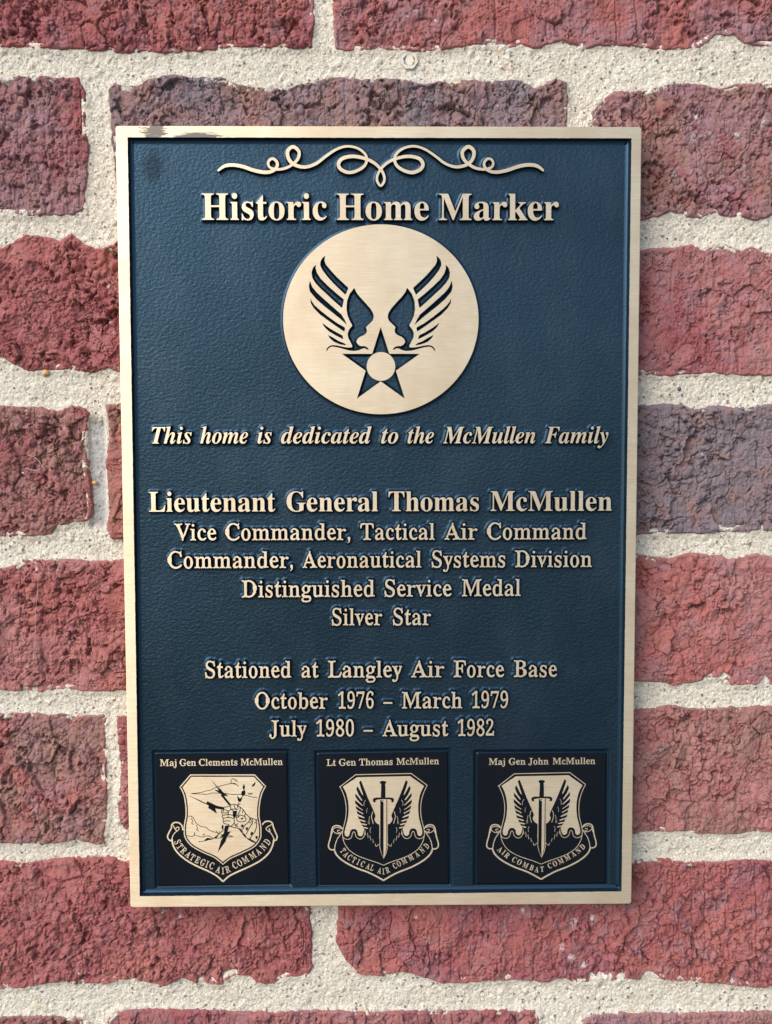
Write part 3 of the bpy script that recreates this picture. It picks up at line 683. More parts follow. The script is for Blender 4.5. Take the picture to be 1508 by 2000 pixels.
# ------------------------------------------------------------------ glyph outlines (units of 1/1000 em, deltas)
GLYPHS = {}
for line in '''
bA650:-13,0 0,27 26,5 22,13 13,15 12,22 13,29 234,583 27,-1 238,-564 15,-33 13,-26 12,-19 20,-18 28,-6 0,-27 -319,0 0,27 45,5 27,13 9,23 -4,20 -12,33 -30,76 -222,0 -37,-92 -4,-17 -2,-16 8,-25 24,-15 41,-5 6,0 0,-27;169,239 191,0 -97,236
bB659:24,0 0,26 30,3 23,8 16,11 10,17 6,25 2,32 0,427 -1,26 -3,22 -4,17 -11,19 -16,12 -23,6 -30,2 0,25 305,0 115,-10 82,-29 49,-49 16,-68 -10,-56 -31,-44 -51,-33 -71,-21 86,-25 61,-36 37,-50 12,-61 -4,-44 -14,-39 -22,-33 -30,-28 -39,-23 -46,-16 -54,-10 -60,-3;271,375 9,0 48,3 37,11 27,17 18,25 10,36 4,47 -3,41 -7,34 -13,25 -19,18 -26,10 -34,4 -28,-3 -14,-10 -7,-20 -2,-31;330,36 39,4 31,12 22,21 14,30 9,39 3,49 -4,50 -12,39 -19,29 -29,19 -40,12 -50,4 -23,0 0,-247 3,-29 10,-18 17,-11
bC697:382,-16 -49,3 -45,8 -43,15 -40,20 -37,24 -33,30 -28,33 -24,39 -19,41 -14,45 -8,47 -3,51 3,50 8,47 14,44 20,42 24,37 29,34 32,29 38,25 40,19 44,15 46,8 49,3 36,-2 38,-7 42,-12 45,-17 15,-5 15,-2 22,5 15,15 10,25 26,0 0,-234 -25,0 -19,44 -22,39 -25,35 -28,29 -42,30 -46,18 -48,6 -79,-20 -57,-61 -34,-101 -11,-141 13,-132 37,-94 63,-57 87,-19 40,3 40,11 39,18 38,24 35,30 32,37 28,-26 -56,-65 -66,-46 -76,-28
bD738:30,0 0,26 28,3 21,6 15,9 9,15 5,22 2,30 0,446 -2,35 -7,26 -10,17 -17,10 -23,6 -29,2 0,25 308,0 85,-5 73,-17 63,-28 53,-38 40,-49 30,-58 17,-67 6,-77 -22,-148 -67,-106 -112,-64 -156,-21;331,36 46,5 39,14 33,23 27,34 20,42 14,53 9,62 3,72 -12,133 -35,95 -60,57 -83,19 -31,-4 -19,-10 -8,-22 -3,-36 0,-466 3,-35 8,-21 18,-11
bE658:21,0 0,25 32,2 24,6 16,11 11,16 6,24 2,32 0,433 -2,38 -7,28 -10,19 -17,10 -23,7 -29,2 0,25 570,0 0,-202 -23,0 -12,56 -22,43 -30,30 -30,16 -37,11 -44,7 -51,2 -28,-1 -19,-2 -13,-6 -8,-11 -4,-18 -1,-25 0,-212 16,0 41,4 32,11 25,20 19,27 14,38 10,48 24,0 0,-338 -25,0 -5,37 -7,31 -9,26 -13,20 -16,16 -19,12 -24,7 -27,5 -32,1 -4,0 0,-231 3,-31 11,-17 21,-8 36,-3 46,2 41,5 37,10 31,13 29,18 25,23 22,27 20,34 18,40 28,0 -41,-213
bF602:23,0 0,26 31,4 23,8 16,12 10,17 6,25 2,33 0,433 -2,32 -7,24 -10,16 -17,11 -23,7 -31,5 0,25 565,0 0,-202 -24,0 -8,38 -11,33 -14,27 -18,22 -22,17 -27,13 -34,9 -39,5 -47,2 -44,-2 -13,-5 -8,-8 -5,-13 -1,-21 0,-225 12,0 40,4 33,11 25,20 19,27 14,38 9,48 27,0 0,-340 -26,0 -9,53 -14,41 -19,29 -25,19 -34,11 -42,4 -10,0 0,-213 2,-32 7,-24 12,-18 20,-11 18,-5 24,-3 28,-1 0,-26
bG756:399,-15 -52,3 -49,8 -46,14 -41,19 -38,24 -34,29 -29,33 -24,38 -20,42 -14,45 -8,49 -3,52 3,50 8,48 14,44 20,41 24,37 28,34 33,28 37,25 40,20 42,14 45,8 48,3 40,-2 41,-7 42,-12 44,-16 14,-5 13,-2 15,3 12,8 10,13 10,20 27,0 0,-235 -26,0 -16,39 -18,35 -22,32 -24,28 -27,23 -28,20 -30,14 -30,8 -32,3 -79,-20 -57,-60 -34,-101 -11,-140 3,-74 10,-64 16,-55 22,-45 28,-36 33,-26 38,-15 43,-5 34,2 26,8 19,12 11,16 8,22 2,27 0,84 -2,28 -7,21 -11,15 -18,9 -26,6 -36,2 0,24 335,0 0,-24 -29,-2 -22,-6 -14,-9 -9,-14 -5,-21 -2,-28 0,-148 -66,-25 -66,-19 -66,-10
bH779:23,0 0,26 31,3 23,7 16,11 10,17 6,24 2,32 0,444 -2,29 -6,22 -10,16 -16,11 -23,7 -30,4 0,25 336,0 0,-25 -32,-4 -24,-6 -16,-10 -10,-15 -5,-23 -2,-31 0,-191 238,0 0,191 -2,31 -5,23 -9,15 -16,10 -24,6 -33,4 0,25 335,0 0,-25 -31,-4 -23,-7 -15,-10 -9,-16 -6,-22 -2,-30 0,-444 2,-30 6,-24 10,-17 15,-12 23,-8 30,-3 0,-26 -335,0 0,26 30,3 24,7 16,10 11,16 6,24 2,34 0,209 -238,0 0,-209 2,-32 6,-24 10,-17 16,-11 24,-7 31,-3 0,-26
bI388:20,0 0,26 30,5 24,7 17,10 12,15 7,21 2,28 0,464 -2,27 -6,20 -10,14 -16,8 -25,5 -33,3 0,25 344,0 0,-25 -32,-3 -24,-5 -16,-8 -11,-14 -7,-20 -2,-27 0,-461 2,-28 5,-21 10,-16 18,-11 15,-5 20,-5 24,-3 0,-26
bJ492:162,-97 -31,2 -28,6 -26,9 -24,13 -20,15 -16,19 -12,21 -8,22 -2,24 2,22 7,19 12,16 23,15 27,5 29,-5 23,-14 15,-22 5,-29 -3,-22 -9,-21 -9,-17 -3,-10 11,-23 31,-8 31,6 20,17 7,18 5,23 1,28 0,514 -1,25 -3,21 -4,17 -12,19 -18,13 -17,5 -21,4 -26,3 0,25 350,0 0,-25 -33,-4 -23,-7 -16,-12 -9,-18 -4,-17 -2,-22 -1,-27 0,-414 -14,-100 -40,-72 -69,-43
bL635:23,0 0,26 31,3 23,7 16,11 10,17 6,24 2,32 0,444 -2,30 -6,23 -10,16 -16,10 -23,7 -30,3 0,25 348,0 0,-25 -25,-1 -20,-2 -17,-4 -19,-10 -11,-16 -7,-23 -2,-33 0,-441 1,-31 4,-22 8,-15 14,-8 20,-5 30,-1 45,2 41,6 35,10 30,15 27,19 25,26 21,30 19,38 18,43 27,0 -38,-230
bM944:21,0 0,26 30,3 24,7 17,11 11,16 7,24 2,31 0,451 -2,29 -5,21 -10,15 -16,10 -24,6 -33,3 0,25 253,0 197,-466 197,466 250,0 0,-25 -29,-4 -22,-8 -15,-11 -11,-16 -6,-22 -2,-29 0,-436 1,-26 2,-21 4,-16 10,-19 15,-10 22,-6 30,-3 0,-26 -329,0 0,26 32,4 23,7 16,11 10,18 5,24 2,34 0,470 -248,-594 -27,0 -245,579 0,-460 2,-34 7,-25 12,-16 18,-10 24,-6 32,-2 0,-26
bN735:600,-16 -441,537 0,-404 2,-31 6,-24 10,-16 15,-10 24,-7 32,-3 0,-26 -221,0 0,26 31,3 23,6 15,10 10,17 5,23 2,32 0,461 -29,35 -20,23 -10,9 -27,8 0,25 206,0 349,-427 0,311 -2,32 -5,23 -10,15 -16,11 -23,6 -33,4 0,25 221,0 0,-25 -31,-3 -23,-7 -15,-10 -9,-17 -6,-23 -2,-32 0,-577
bO782:388,-16 -48,3 -46,9 -43,15 -40,20 -37,25 -33,30 -30,34 -24,38 -20,41 -14,44 -9,47 -3,49 3,49 9,46 14,45 20,41 24,37 30,35 34,29 37,26 42,20 44,15 47,9 50,3 48,-3 46,-9 43,-14 40,-20 37,-25 33,-29 29,-34 25,-38 20,-41 14,-45 9,-47 3,-50 -3,-49 -9,-47 -14,-44 -21,-41 -24,-38 -30,-34 -34,-30 -37,-25 -41,-20 -45,-15 -47,-9;394,18 75,20 53,60 32,101 11,140 -3,74 -9,65 -15,55 -20,46 -26,35 -31,26 -35,15 -39,5 -75,-20 -53,-60 -32,-101 -11,-140 3,-74 9,-64 15,-55 21,-46 26,-36 31,-25 34,-16
bR704:23,0 0,26 31,3 23,7 16,11 10,17 6,24 2,32 0,444 -2,29 -6,22 -10,16 -16,11 -23,7 -30,4 0,25 299,0 70,-3 61,-8 51,-14 42,-19 32,-25 24,-31 13,-37 5,-43 -9,-57 -29,-46 -47,-36 -67,-26 174,-258 16,-22 15,-15 16,-9 22,-3 3,0 0,-26 -211,0 -204,316 -29,0 0,-196 2,-32 6,-24 10,-17 16,-11 24,-7 31,-3 0,-26;271,348 32,0 47,4 38,12 29,21 19,29 12,38 4,48 -7,62 -22,45 -37,26 -52,9 -33,-3 -19,-10 -8,-20 -3,-35
bS581:64,-16 0,251 29,0 14,-51 16,-44 20,-36 23,-30 36,-29 42,-17 49,-6 35,4 30,10 25,18 18,22 10,27 4,30 -9,41 -27,35 -44,29 -93,46 -41,22 -34,23 -29,23 -23,24 -23,35 -13,39 -5,44 3,39 9,35 14,32 20,27 23,23 29,19 31,14 35,8 37,3 21,-1 22,-2 24,-4 78,-20 14,-3 12,-2 21,8 10,24 28,0 0,-219 -25,0 -11,36 -14,32 -18,30 -20,26 -23,22 -24,18 -27,13 -26,7 -28,3 -32,-3 -27,-9 -22,-15 -17,-20 -10,-23 -3,-26 3,-25 9,-21 14,-19 20,-17 26,-17 31,-16 96,-45 38,-19 32,-20 26,-20 20,-21 16,-23 12,-23 8,-25 4,-27 2,-30 -3,-41 -11,-37 -16,-34 -24,-30 -28,-24 -35,-20 -40,-15 -44,-9 -48,-3 -50,3 -25,5 -24,8 -40,13 -21,4 -14,-2 -9,-5 -6,-11 -6,-16
bT630:137,0 0,26 32,2 25,7 18,11 11,17 7,25 2,32 0,525 -10,0 -49,-5 -42,-15 -34,-24 -26,-34 -18,-43 -10,-51 -27,0 0,205 595,0 0,-206 -25,0 -18,76 -37,54 -56,32 -75,11 -8,0 0,-525 2,-33 7,-25 11,-17 17,-11 25,-6 34,-2 0,-26
bV637:316,-19 -250,586 -11,23 -11,19 -10,17 -14,13 -18,9 -23,5 0,25 335,0 0,-25 -28,-1 -22,-3 -16,-5 -16,-14 -5,-20 3,-19 10,-28 145,-350 133,349 7,25 3,22 -5,21 -14,13 -16,5 -21,3 -27,2 0,25 213,0 0,-25 -28,-4 -22,-12 -13,-15 -13,-22 -13,-30 -227,-589
ba512:379,-15 -42,7 -27,23 -12,37 -35,-28 -38,-21 -40,-12 -43,-4 -32,3 -28,10 -22,17 -17,22 -10,26 -3,29 7,41 22,37 36,31 36,20 46,21 55,20 64,19 0,76 -2,25 -6,21 -10,16 -14,10 -20,7 -24,2 -36,-4 -22,-10 -7,-18 4,-9 10,-17 10,-19 4,-19 -5,-24 -14,-19 -22,-13 -27,-4 -28,5 -20,14 -14,21 -4,28 3,23 8,20 13,20 19,17 22,14 27,12 30,9 34,5 36,2 50,-2 41,-8 34,-12 26,-17 24,-31 15,-41 5,-50 0,-220 1,-21 2,-13 5,-6 9,-2 11,3 13,8 13,-21 -34,-31 -37,-19;225,50 16,3 18,8 19,14 18,19 0,158 -52,-18 -38,-28 -22,-36 -8,-45 5,-42 17,-25
bb537:64,-17 0,595 -1,28 -3,20 -5,12 -16,11 -27,5 0,24 194,0 0,-263 35,33 41,19 47,7 34,-3 31,-10 29,-16 25,-22 21,-26 17,-32 13,-36 7,-39 3,-43 -3,-49 -10,-45 -15,-41 -22,-37 -26,-31 -31,-25 -36,-19 -38,-11 -42,-4 -44,6 -44,19 -42,32 -77,-59;272,21 32,6 24,17 17,29 9,31 6,37 4,45 1,52 -2,56 -7,45 -12,35 -17,24 -23,14 -30,5 -22,-4 -21,-11 -16,-19 -9,-23 0,-258 7,-45 22,-27
bc437:232,-15 -37,3 -34,11 -32,17 -29,23 -24,29 -20,33 -15,38 -9,40 -3,44 3,47 11,43 17,40 22,35 28,29 33,25 36,18 39,11 42,4 45,-3 37,-11 31,-17 22,-23 14,-26 4,-30 -4,-25 -12,-19 -20,-13 -25,-4 -33,8 -20,23 -7,38 1,16 1,15 -10,29 -32,9 -37,-10 -27,-31 -16,-51 -5,-71 2,-51 7,-45 12,-38 16,-31 28,-32 33,-19 39,-6 35,6 33,16 32,28 20,-17 -40,-46 -45,-33 -51,-19
bd551:208,-15 -33,3 -31,11 -28,17 -26,22 -21,28 -17,33 -13,37 -7,40 -3,43 3,49 8,45 14,41 18,35 22,30 27,24 30,17 32,11 34,3 44,-6 38,-19 33,-32 0,180 -4,26 -12,18 -22,9 -32,4 0,24 213,0 0,-566 2,-31 7,-20 14,-13 28,-7 0,-25 -42,-2 -46,-6 -51,-9 -55,-14 0,73 -32,-41 -42,-24;255,42 23,5 23,15 13,14 11,17 7,20 0,247 -8,23 -17,19 -22,12 -26,4 -28,-5 -22,-16 -15,-25 -11,-37 -6,-48 -2,-59 2,-57 6,-48 10,-36 15,-25 21,-15
be448:229,-15 -37,3 -35,11 -31,17 -28,23 -24,29 -19,34 -14,40 -9,44 -3,48 3,45 9,41 15,38 20,33 25,29 29,23 32,17 35,11 37,3 53,-6 46,-19 38,-32 22,-31 15,-37 10,-43 3,-48 0,-11 -247,0 8,-80 24,-58 38,-35 53,-11 38,7 35,22 32,36 22,-20 -40,-54 -45,-38 -52,-23;173,286 127,0 0,34 -1,38 -5,31 -6,24 -19,22 -29,7 -29,-9 -21,-26 -13,-43 -4,-61
bf318:22,0 0,24 22,3 15,6 9,8 6,11 3,20 1,37 0,303 -54,0 0,50 54,0 0,64 5,49 16,41 27,33 36,24 44,14 53,5 39,-3 33,-10 26,-15 19,-21 12,-23 4,-25 -4,-28 -13,-21 -19,-13 -22,-4 -24,4 -19,11 -12,16 -4,22 3,21 9,23 5,9 2,9 -6,12 -20,4 -25,-5 -14,-15 -7,-25 -2,-34 0,-119 83,0 0,-50 -83,0 0,-315 2,-27 5,-19 8,-13 14,-8 20,-4 28,-2 0,-24
bg487:217,-209 -59,3 -49,9 -38,16 -28,21 -16,23 -6,26 9,30 27,24 45,19 -37,23 -23,28 -7,32 3,24 9,21 16,20 22,18 30,18 37,18 -52,26 -37,34 -23,42 -7,50 3,30 9,28 14,25 20,21 23,19 29,15 31,11 35,7 37,2 39,-2 37,-7 37,-12 125,0 0,-54 -73,0 19,-30 12,-32 4,-34 -3,-28 -7,-26 -13,-24 -17,-21 -21,-18 -25,-14 -28,-11 -31,-6 -33,-2 -22,1 -23,1 -24,-4 -19,-10 -14,-16 -4,-19 7,-18 20,-11 33,-4 51,0 49,-1 41,-5 35,-7 27,-10 22,-14 16,-17 10,-21 7,-24 2,-29 -7,-45 -22,-37 -35,-31 -36,-18 -44,-13 -51,-7;234,185 30,8 20,24 7,25 5,32 1,40 -1,40 -5,32 -7,25 -20,23 -30,8 -30,-8 -19,-23 -9,-25 -4,-32 -2,-40 2,-40 4,-32 9,-25 19,-24;239,-173 67,5 48,14 28,23 10,33 -5,22 -16,14 -17,6 -22,4 -27,1 -161,0 -19,-17 -12,-19 -4,-21 8,-25 24,-21 25,-11 32,-6
bh567:27,0 0,24 25,4 15,10 8,18 3,27 0,511 -2,27 -8,18 -15,11 -25,5 0,23 192,0 0,-281 30,34 34,24 37,14 41,5 57,-10 41,-30 24,-49 8,-70 0,-232 3,-27 7,-17 15,-11 24,-4 0,-24 -240,0 0,24 7,0 23,7 14,19 5,33 0,240 -1,25 -3,20 -5,16 -14,15 -25,5 -30,-6 -27,-18 -25,-30 0,-267 2,-27 8,-17 14,-11 24,-4 0,-24
bi295:150,539 -29,5 -24,17 -17,24 -5,29 5,30 17,24 24,17 29,5 29,-5 25,-17 16,-24 5,-30 -5,-29 -17,-24 -24,-17;27,0 0,24 25,5 16,9 7,17 3,28 0,292 -2,31 -6,18 -15,9 -25,4 1,25 190,0 0,-379 2,-27 7,-17 14,-10 24,-5 0,-24
bj312:158,541 -29,5 -24,16 -17,25 -5,29 6,30 16,24 24,17 29,5 30,-5 24,-17 17,-24 5,-30 -5,-29 -17,-24 -24,-17;53,-209 -25,2 -23,4 -21,8 -19,10 -17,13 -13,15 -14,25 -4,28 4,25 12,19 20,13 25,4 25,-4 19,-11 13,-18 4,-22 -3,-16 -8,-16 -9,-15 -3,-8 8,-16 22,-5 27,6 14,19 4,19 3,23 1,27 0,452 -3,32 -9,20 -18,10 -32,4 0,24 204,0 0,-494 -5,-54 -17,-44 -26,-35 -37,-24 -45,-15
bk534:26,0 0,24 26,5 16,10 7,17 3,27 0,509 -2,29 -6,19 -14,9 -26,5 1,24 189,0 0,-427 118,118 19,24 6,21 -13,17 -39,6 -5,0 0,25 208,0 0,-25 -37,-7 -35,-17 -33,-26 -78,-76 184,-260 21,-20 24,-7 0,-24 -246,0 0,24 9,0 25,6 8,17 -3,12 -8,14 -103,146 -22,-19 0,-117 2,-27 8,-17 14,-10 24,-5 0,-24
bl297:27,0 0,24 25,5 16,9 7,17 3,28 0,509 -2,28 -6,19 -14,11 -26,4 0,24 191,0 0,-595 2,-27 7,-17 14,-10 24,-5 0,-24
bm825:27,0 0,24 25,4 15,10 8,18 3,27 0,294 -2,27 -8,19 -15,11 -25,4 0,24 190,0 0,-68 30,35 32,25 35,15 38,5 46,-5 36,-16 26,-27 16,-37 31,37 34,27 38,16 42,5 56,-10 40,-30 24,-49 8,-70 0,-232 2,-27 8,-17 14,-11 24,-4 0,-24 -236,0 0,24 24,4 14,11 8,18 2,26 0,240 -1,25 -3,20 -5,16 -14,15 -25,5 -28,-6 -27,-17 -24,-28 0,-270 2,-26 8,-18 14,-11 23,-4 0,-24 -233,0 0,24 24,4 14,11 8,18 2,26 0,240 -1,24 -3,21 -5,16 -14,15 -25,5 -30,-6 -26,-18 -23,-30 0,-267 2,-26 7,-17 14,-11 23,-5 0,-24
bn567:27,0 0,24 25,4 15,10 8,18 3,27 0,294 -2,27 -8,19 -15,11 -25,4 0,24 192,0 0,-64 30,33 33,24 38,14 41,5 57,-10 41,-30 24,-49 8,-70 0,-232 3,-27 7,-17 15,-11 24,-4 0,-24 -240,0 0,24 7,0 23,7 14,19 5,33 0,240 -1,25 -3,20 -5,16 -14,15 -25,5 -30,-6 -27,-18 -25,-30 0,-267 2,-27 8,-17 14,-11 24,-4 0,-24
bo501:251,-15 -42,4 -39,10 -35,18 -32,24 -26,29 -21,35 -16,38 -9,42 -3,44 3,46 9,42 16,39 21,34 26,29 32,24 35,17 38,11 42,3 42,-3 38,-11 35,-17 31,-23 26,-29 22,-34 15,-39 10,-42 3,-47 -3,-46 -10,-42 -15,-39 -22,-34 -26,-29 -30,-23 -35,-17 -38,-11;251,17 25,5 20,13 15,23 5,16 5,21 3,26 3,108 -1,60 -3,49 -6,38 -8,27 -14,23 -20,14 -24,5 -26,-5 -20,-14 -14,-23 -7,-27 -6,-38 -3,-48 -1,-60 0,-41 2,-36 2,-31 3,-27 5,-21 5,-16 15,-23 20,-13
br428:27,0 0,24 25,5 16,9 7,17 3,28 0,292 -2,31 -7,19 -14,8 -25,4 1,25 186,0 0,-87 18,30 21,24 23,20 23,14 23,8 22,3 26,-2 21,-8 16,-11 12,-16 7,-19 2,-22 -4,-26 -13,-21 -20,-13 -25,-5 -23,3 -15,10 -23,28 -12,11 -15,4 -20,-7 -20,-20 -11,-21 -6,-24 -2,-29 0,-203 4,-28 11,-17 21,-10 36,-4 0,-24
bs429:225,-15 -28,3 -33,7 -35,14 -20,4 -20,-7 -13,-19 -23,0 0,170 26,0 12,-39 16,-33 22,-27 25,-20 27,-12 28,-4 33,4 24,14 15,20 5,27 -6,26 -18,23 -30,20 -73,37 -32,18 -26,20 -20,21 -14,23 -9,25 -3,28 5,40 13,35 24,30 31,23 37,14 45,5 37,-4 49,-13 11,-2 10,-2 15,5 11,16 20,0 0,-145 -23,0 -12,33 -16,28 -19,22 -22,15 -24,10 -25,3 -28,-4 -21,-11 -13,-18 -4,-22 4,-22 12,-18 19,-16 27,-15 67,-33 31,-17 25,-19 19,-20 13,-24 7,-28 3,-33 -5,-45 -14,-38 -24,-31 -33,-23 -38,-14
bt340:184,-14 -36,3 -29,10 -21,17 -14,23 -9,30 -3,37 0,309 -42,0 0,31 38,37 34,34 29,33 25,29 20,27 16,25 23,0 0,-169 94,0 0,-47 -94,0 0,-293 2,-27 6,-19 10,-12 17,-4 22,6 19,17 16,28 24,-13 -26,-49 -34,-35 -40,-21
bu558:195,-15 -42,5 -32,13 -24,23 -16,31 -10,39 -3,48 0,225 -2,30 -7,22 -16,12 -26,5 0,24 194,0 0,-352 3,-23 11,-18 16,-12 22,-4 29,5 26,15 22,25 0,271 -3,32 -8,21 -17,12 -30,4 0,24 200,0 0,-358 3,-28 8,-18 16,-9 27,-5 0,-25 -43,-2 -47,-6 -51,-11 -55,-15 0,75 -18,-22 -21,-18 -24,-15 -26,-11 -27,-7
bv456:212,-15 -155,384 -12,28 -12,22 -15,13 -22,5 0,25 248,0 0,-24 -12,0 -30,-7 -10,-20 2,-12 81,-217 76,194 8,29 -6,18 -19,11 -31,4 0,24 151,0 0,-23 -24,-9 -16,-15 -13,-22 -14,-31 -149,-377
by447:78,-209 -24,3 -21,7 -18,13 -14,17 -8,20 -3,24 4,24 13,22 20,15 26,5 24,-4 18,-10 12,-18 4,-22 0,-8 -1,-9 5,-13 13,-4 19,9 23,28 12,20 11,24 6,18 5,19 5,22 -155,380 -17,37 -14,18 -11,7 -17,2 -2,0 0,25 248,0 0,-25 -24,-2 -15,-4 -8,-8 -3,-14 2,-12 5,-15 78,-205 67,182 9,28 2,21 -3,14 -9,9 -17,5 -23,1 0,25 144,0 0,-25 -19,-5 -14,-14 -9,-15 -9,-19 -9,-23 -145,-397 -16,-43 -17,-35 -15,-29 -17,-22 -16,-17 -18,-13 -19,-8 -21,-4
b0559:280,-10 -43,3 -39,9 -34,14 -29,20 -25,25 -21,30 -18,35 -13,39 -11,43 -7,47 -5,50 -1,54 1,54 5,50 7,46 11,43 19,51 25,42 33,34 29,20 35,14 38,8 44,3 54,-5 47,-15 40,-25 32,-34 26,-43 20,-50 11,-44 8,-46 4,-50 2,-54 -2,-54 -4,-50 -8,-46 -11,-43 -14,-39 -18,-35 -22,-30 -25,-25 -40,-26 -47,-15;280,55 33,9 24,27 16,44 7,44 6,52 3,59 1,68 -1,68 -3,59 -6,52 -7,43 -16,44 -24,26 -32,9 -33,-9 -25,-26 -16,-44 -8,-43 -5,-52 -4,-59 -1,-68 1,-68 4,-59 5,-52 8,-44 16,-44 24,-27
b1559:97,0 0,53 82,0 23,4 15,10 9,20 3,31 0,501 -24,-29 -23,-25 -21,-21 -21,-16 -20,-10 -20,-3 -22,5 -19,15 -13,24 -4,30 21,6 22,8 25,10 26,13 29,18 31,22 70,52 112,0 0,-600 3,-27 7,-21 15,-13 26,-4 81,0 0,-53
b2559:35,0 0,103 148,151 38,40 32,37 25,34 20,32 15,30 11,30 7,30 5,32 1,34 -2,35 -7,27 -12,22 -16,14 -19,9 -22,3 -31,-5 -23,-14 -17,-24 -12,-34 -7,-43 -2,-53 -36,3 -30,7 -26,13 -20,18 -12,26 -4,32 3,23 8,23 14,21 19,19 24,17 30,14 35,10 41,6 46,2 53,-3 46,-8 39,-14 33,-19 32,-34 20,-40 6,-48 -1,-23 -5,-23 -6,-22 -11,-23 -14,-24 -17,-25 -22,-27 -26,-31 -31,-32 -125,-123 -100,-95 233,0 29,5 24,13 19,22 11,29 8,31 59,0 -5,-210
b6559:293,-10 -47,4 -44,12 -39,21 -35,28 -29,38 -23,46 -14,40 -9,45 -6,51 -2,55 1,41 3,39 6,38 7,37 14,45 18,42 21,38 25,33 30,28 34,23 38,16 42,11 46,3 40,-2 35,-5 29,-8 23,-12 19,-13 14,-16 13,-26 4,-28 -3,-20 -9,-18 -15,-16 -22,-14 -31,-7 -40,-3 -1,20 -1,20 -3,20 -8,27 -12,23 -17,14 -24,5 -37,-8 -31,-22 -26,-38 -16,-38 -12,-46 -8,-52 -5,-60 23,13 31,13 24,6 28,4 32,1 43,-3 39,-11 34,-17 30,-23 23,-30 17,-36 11,-41 3,-46 -4,-51 -11,-46 -18,-41 -25,-36 -33,-29 -40,-21 -46,-13;296,56 24,4 20,14 17,22 12,31 8,42 2,52 -3,49 -8,40 -13,30 -19,20 -22,13 -27,4 -28,-4 -29,-11 -27,-16 -17,-17 2,-67 7,-57 10,-47 14,-37 22,-36 26,-22
b7559:165,0 266,605 -263,0 -30,-6 -19,-17 -9,-28 -6,-50 -60,0 5,210 477,0 0,-49 -276,-665
b8559:273,-10 -52,3 -46,9 -39,14 -33,19 -27,23 -20,28 -14,30 -9,32 -3,34 4,41 14,35 23,30 29,26 36,24 41,23 -37,24 -31,27 -24,28 -18,31 -10,34 -4,37 2,31 8,29 12,29 18,25 24,23 31,19 38,14 46,9 53,3 50,-3 43,-9 36,-16 31,-21 29,-36 18,-42 6,-48 -4,-37 -12,-32 -20,-26 -28,-23 -32,-22 -39,-22 42,-22 35,-22 29,-23 22,-23 21,-33 13,-36 4,-39 -4,-44 -13,-40 -21,-34 -29,-28 -38,-23 -43,-17 -51,-10;302,421 22,15 18,17 14,19 9,22 5,26 2,31 -3,28 -7,27 -13,24 -18,19 -24,13 -28,4 -25,-4 -21,-10 -17,-18 -12,-23 -8,-27 -2,-30 3,-32 9,-27 16,-21 21,-19 27,-17;278,47 32,4 27,12 23,19 16,26 11,30 3,34 -4,31 -11,27 -19,24 -28,21 -37,23 -47,23 -21,-16 -19,-19 -16,-21 -13,-25 -7,-29 -3,-33 3,-36 11,-32 17,-26 23,-21 27,-12
b9559:227,-10 -37,2 -32,5 -27,10 -22,12 -17,14 -13,16 -12,27 -4,27 3,20 9,17 15,12 22,8 11,-28 14,-26 17,-22 21,-17 26,-11 31,-3 58,18 42,55 28,90 13,127 -16,-18 -19,-16 -22,-14 -25,-11 -28,-7 -32,-2 -41,3 -37,10 -34,17 -29,23 -24,30 -17,35 -11,42 -3,47 3,46 9,42 15,39 22,33 26,29 32,23 36,16 41,11 45,3 47,-4 43,-12 39,-19 35,-28 29,-36 25,-45 14,-40 10,-45 6,-51 2,-56 -1,-40 -3,-40 -5,-38 -7,-36 -13,-47 -17,-42 -20,-38 -26,-34 -29,-29 -34,-23 -39,-17 -44,-11;274,347 22,2 20,6 18,11 15,13 13,16 11,19 -2,60 -6,50 -9,42 -12,34 -21,31 -24,20 -29,6 -26,-5 -23,-14 -17,-23 -14,-33 -7,-43 -3,-51 6,-62 18,-44 29,-26
iT600:65,0 0,25 26,3 21,5 16,8 18,18 13,30 146,547 -16,0 -38,-4 -37,-13 -36,-20 -33,-29 -27,-35 -23,-43 -25,0 37,179 544,0 -29,-192 -28,0 -12,68 -26,49 -39,29 -54,10 -7,0 -147,-541 -3,-14 -1,-12 5,-19 12,-12 21,-8 33,-4 0,-25
iM874:280,-16 -66,556 -112,-418 -7,-30 -2,-22 4,-21 13,-13 21,-9 32,-4 0,-23 -215,0 0,23 29,2 22,6 17,11 15,19 9,17 8,22 8,27 113,422 6,27 2,24 -4,21 -12,14 -22,9 -32,3 0,24 227,0 58,-475 307,475 227,0 0,-24 -29,-2 -22,-6 -18,-11 -14,-19 -9,-17 -8,-22 -8,-26 -113,-422 -6,-26 -2,-26 8,-25 24,-15 39,-7 0,-23 -314,0 0,23 30,2 23,7 17,12 13,16 12,26 13,41 113,430 -367,-573
iF611:-50,0 0,23 28,2 23,6 17,11 15,19 9,17 8,22 8,27 113,422 6,27 2,25 -4,20 -13,14 -22,9 -31,3 0,24 526,0 -39,-190 -28,0 0,14 -5,45 -14,37 -23,27 -34,19 -45,11 -57,4 -26,-2 -16,-8 -10,-14 -9,-24 -59,-221 15,-1 14,0 41,3 36,9 30,14 24,21 20,27 16,34 25,0 -70,-275 -21,0 1,18 0,17 -1,26 -5,21 -7,17 -17,18 -26,12 -23,4 -29,2 -33,1 -58,-215 -7,-30 -2,-22 4,-20 12,-14 22,-9 32,-4 0,-23
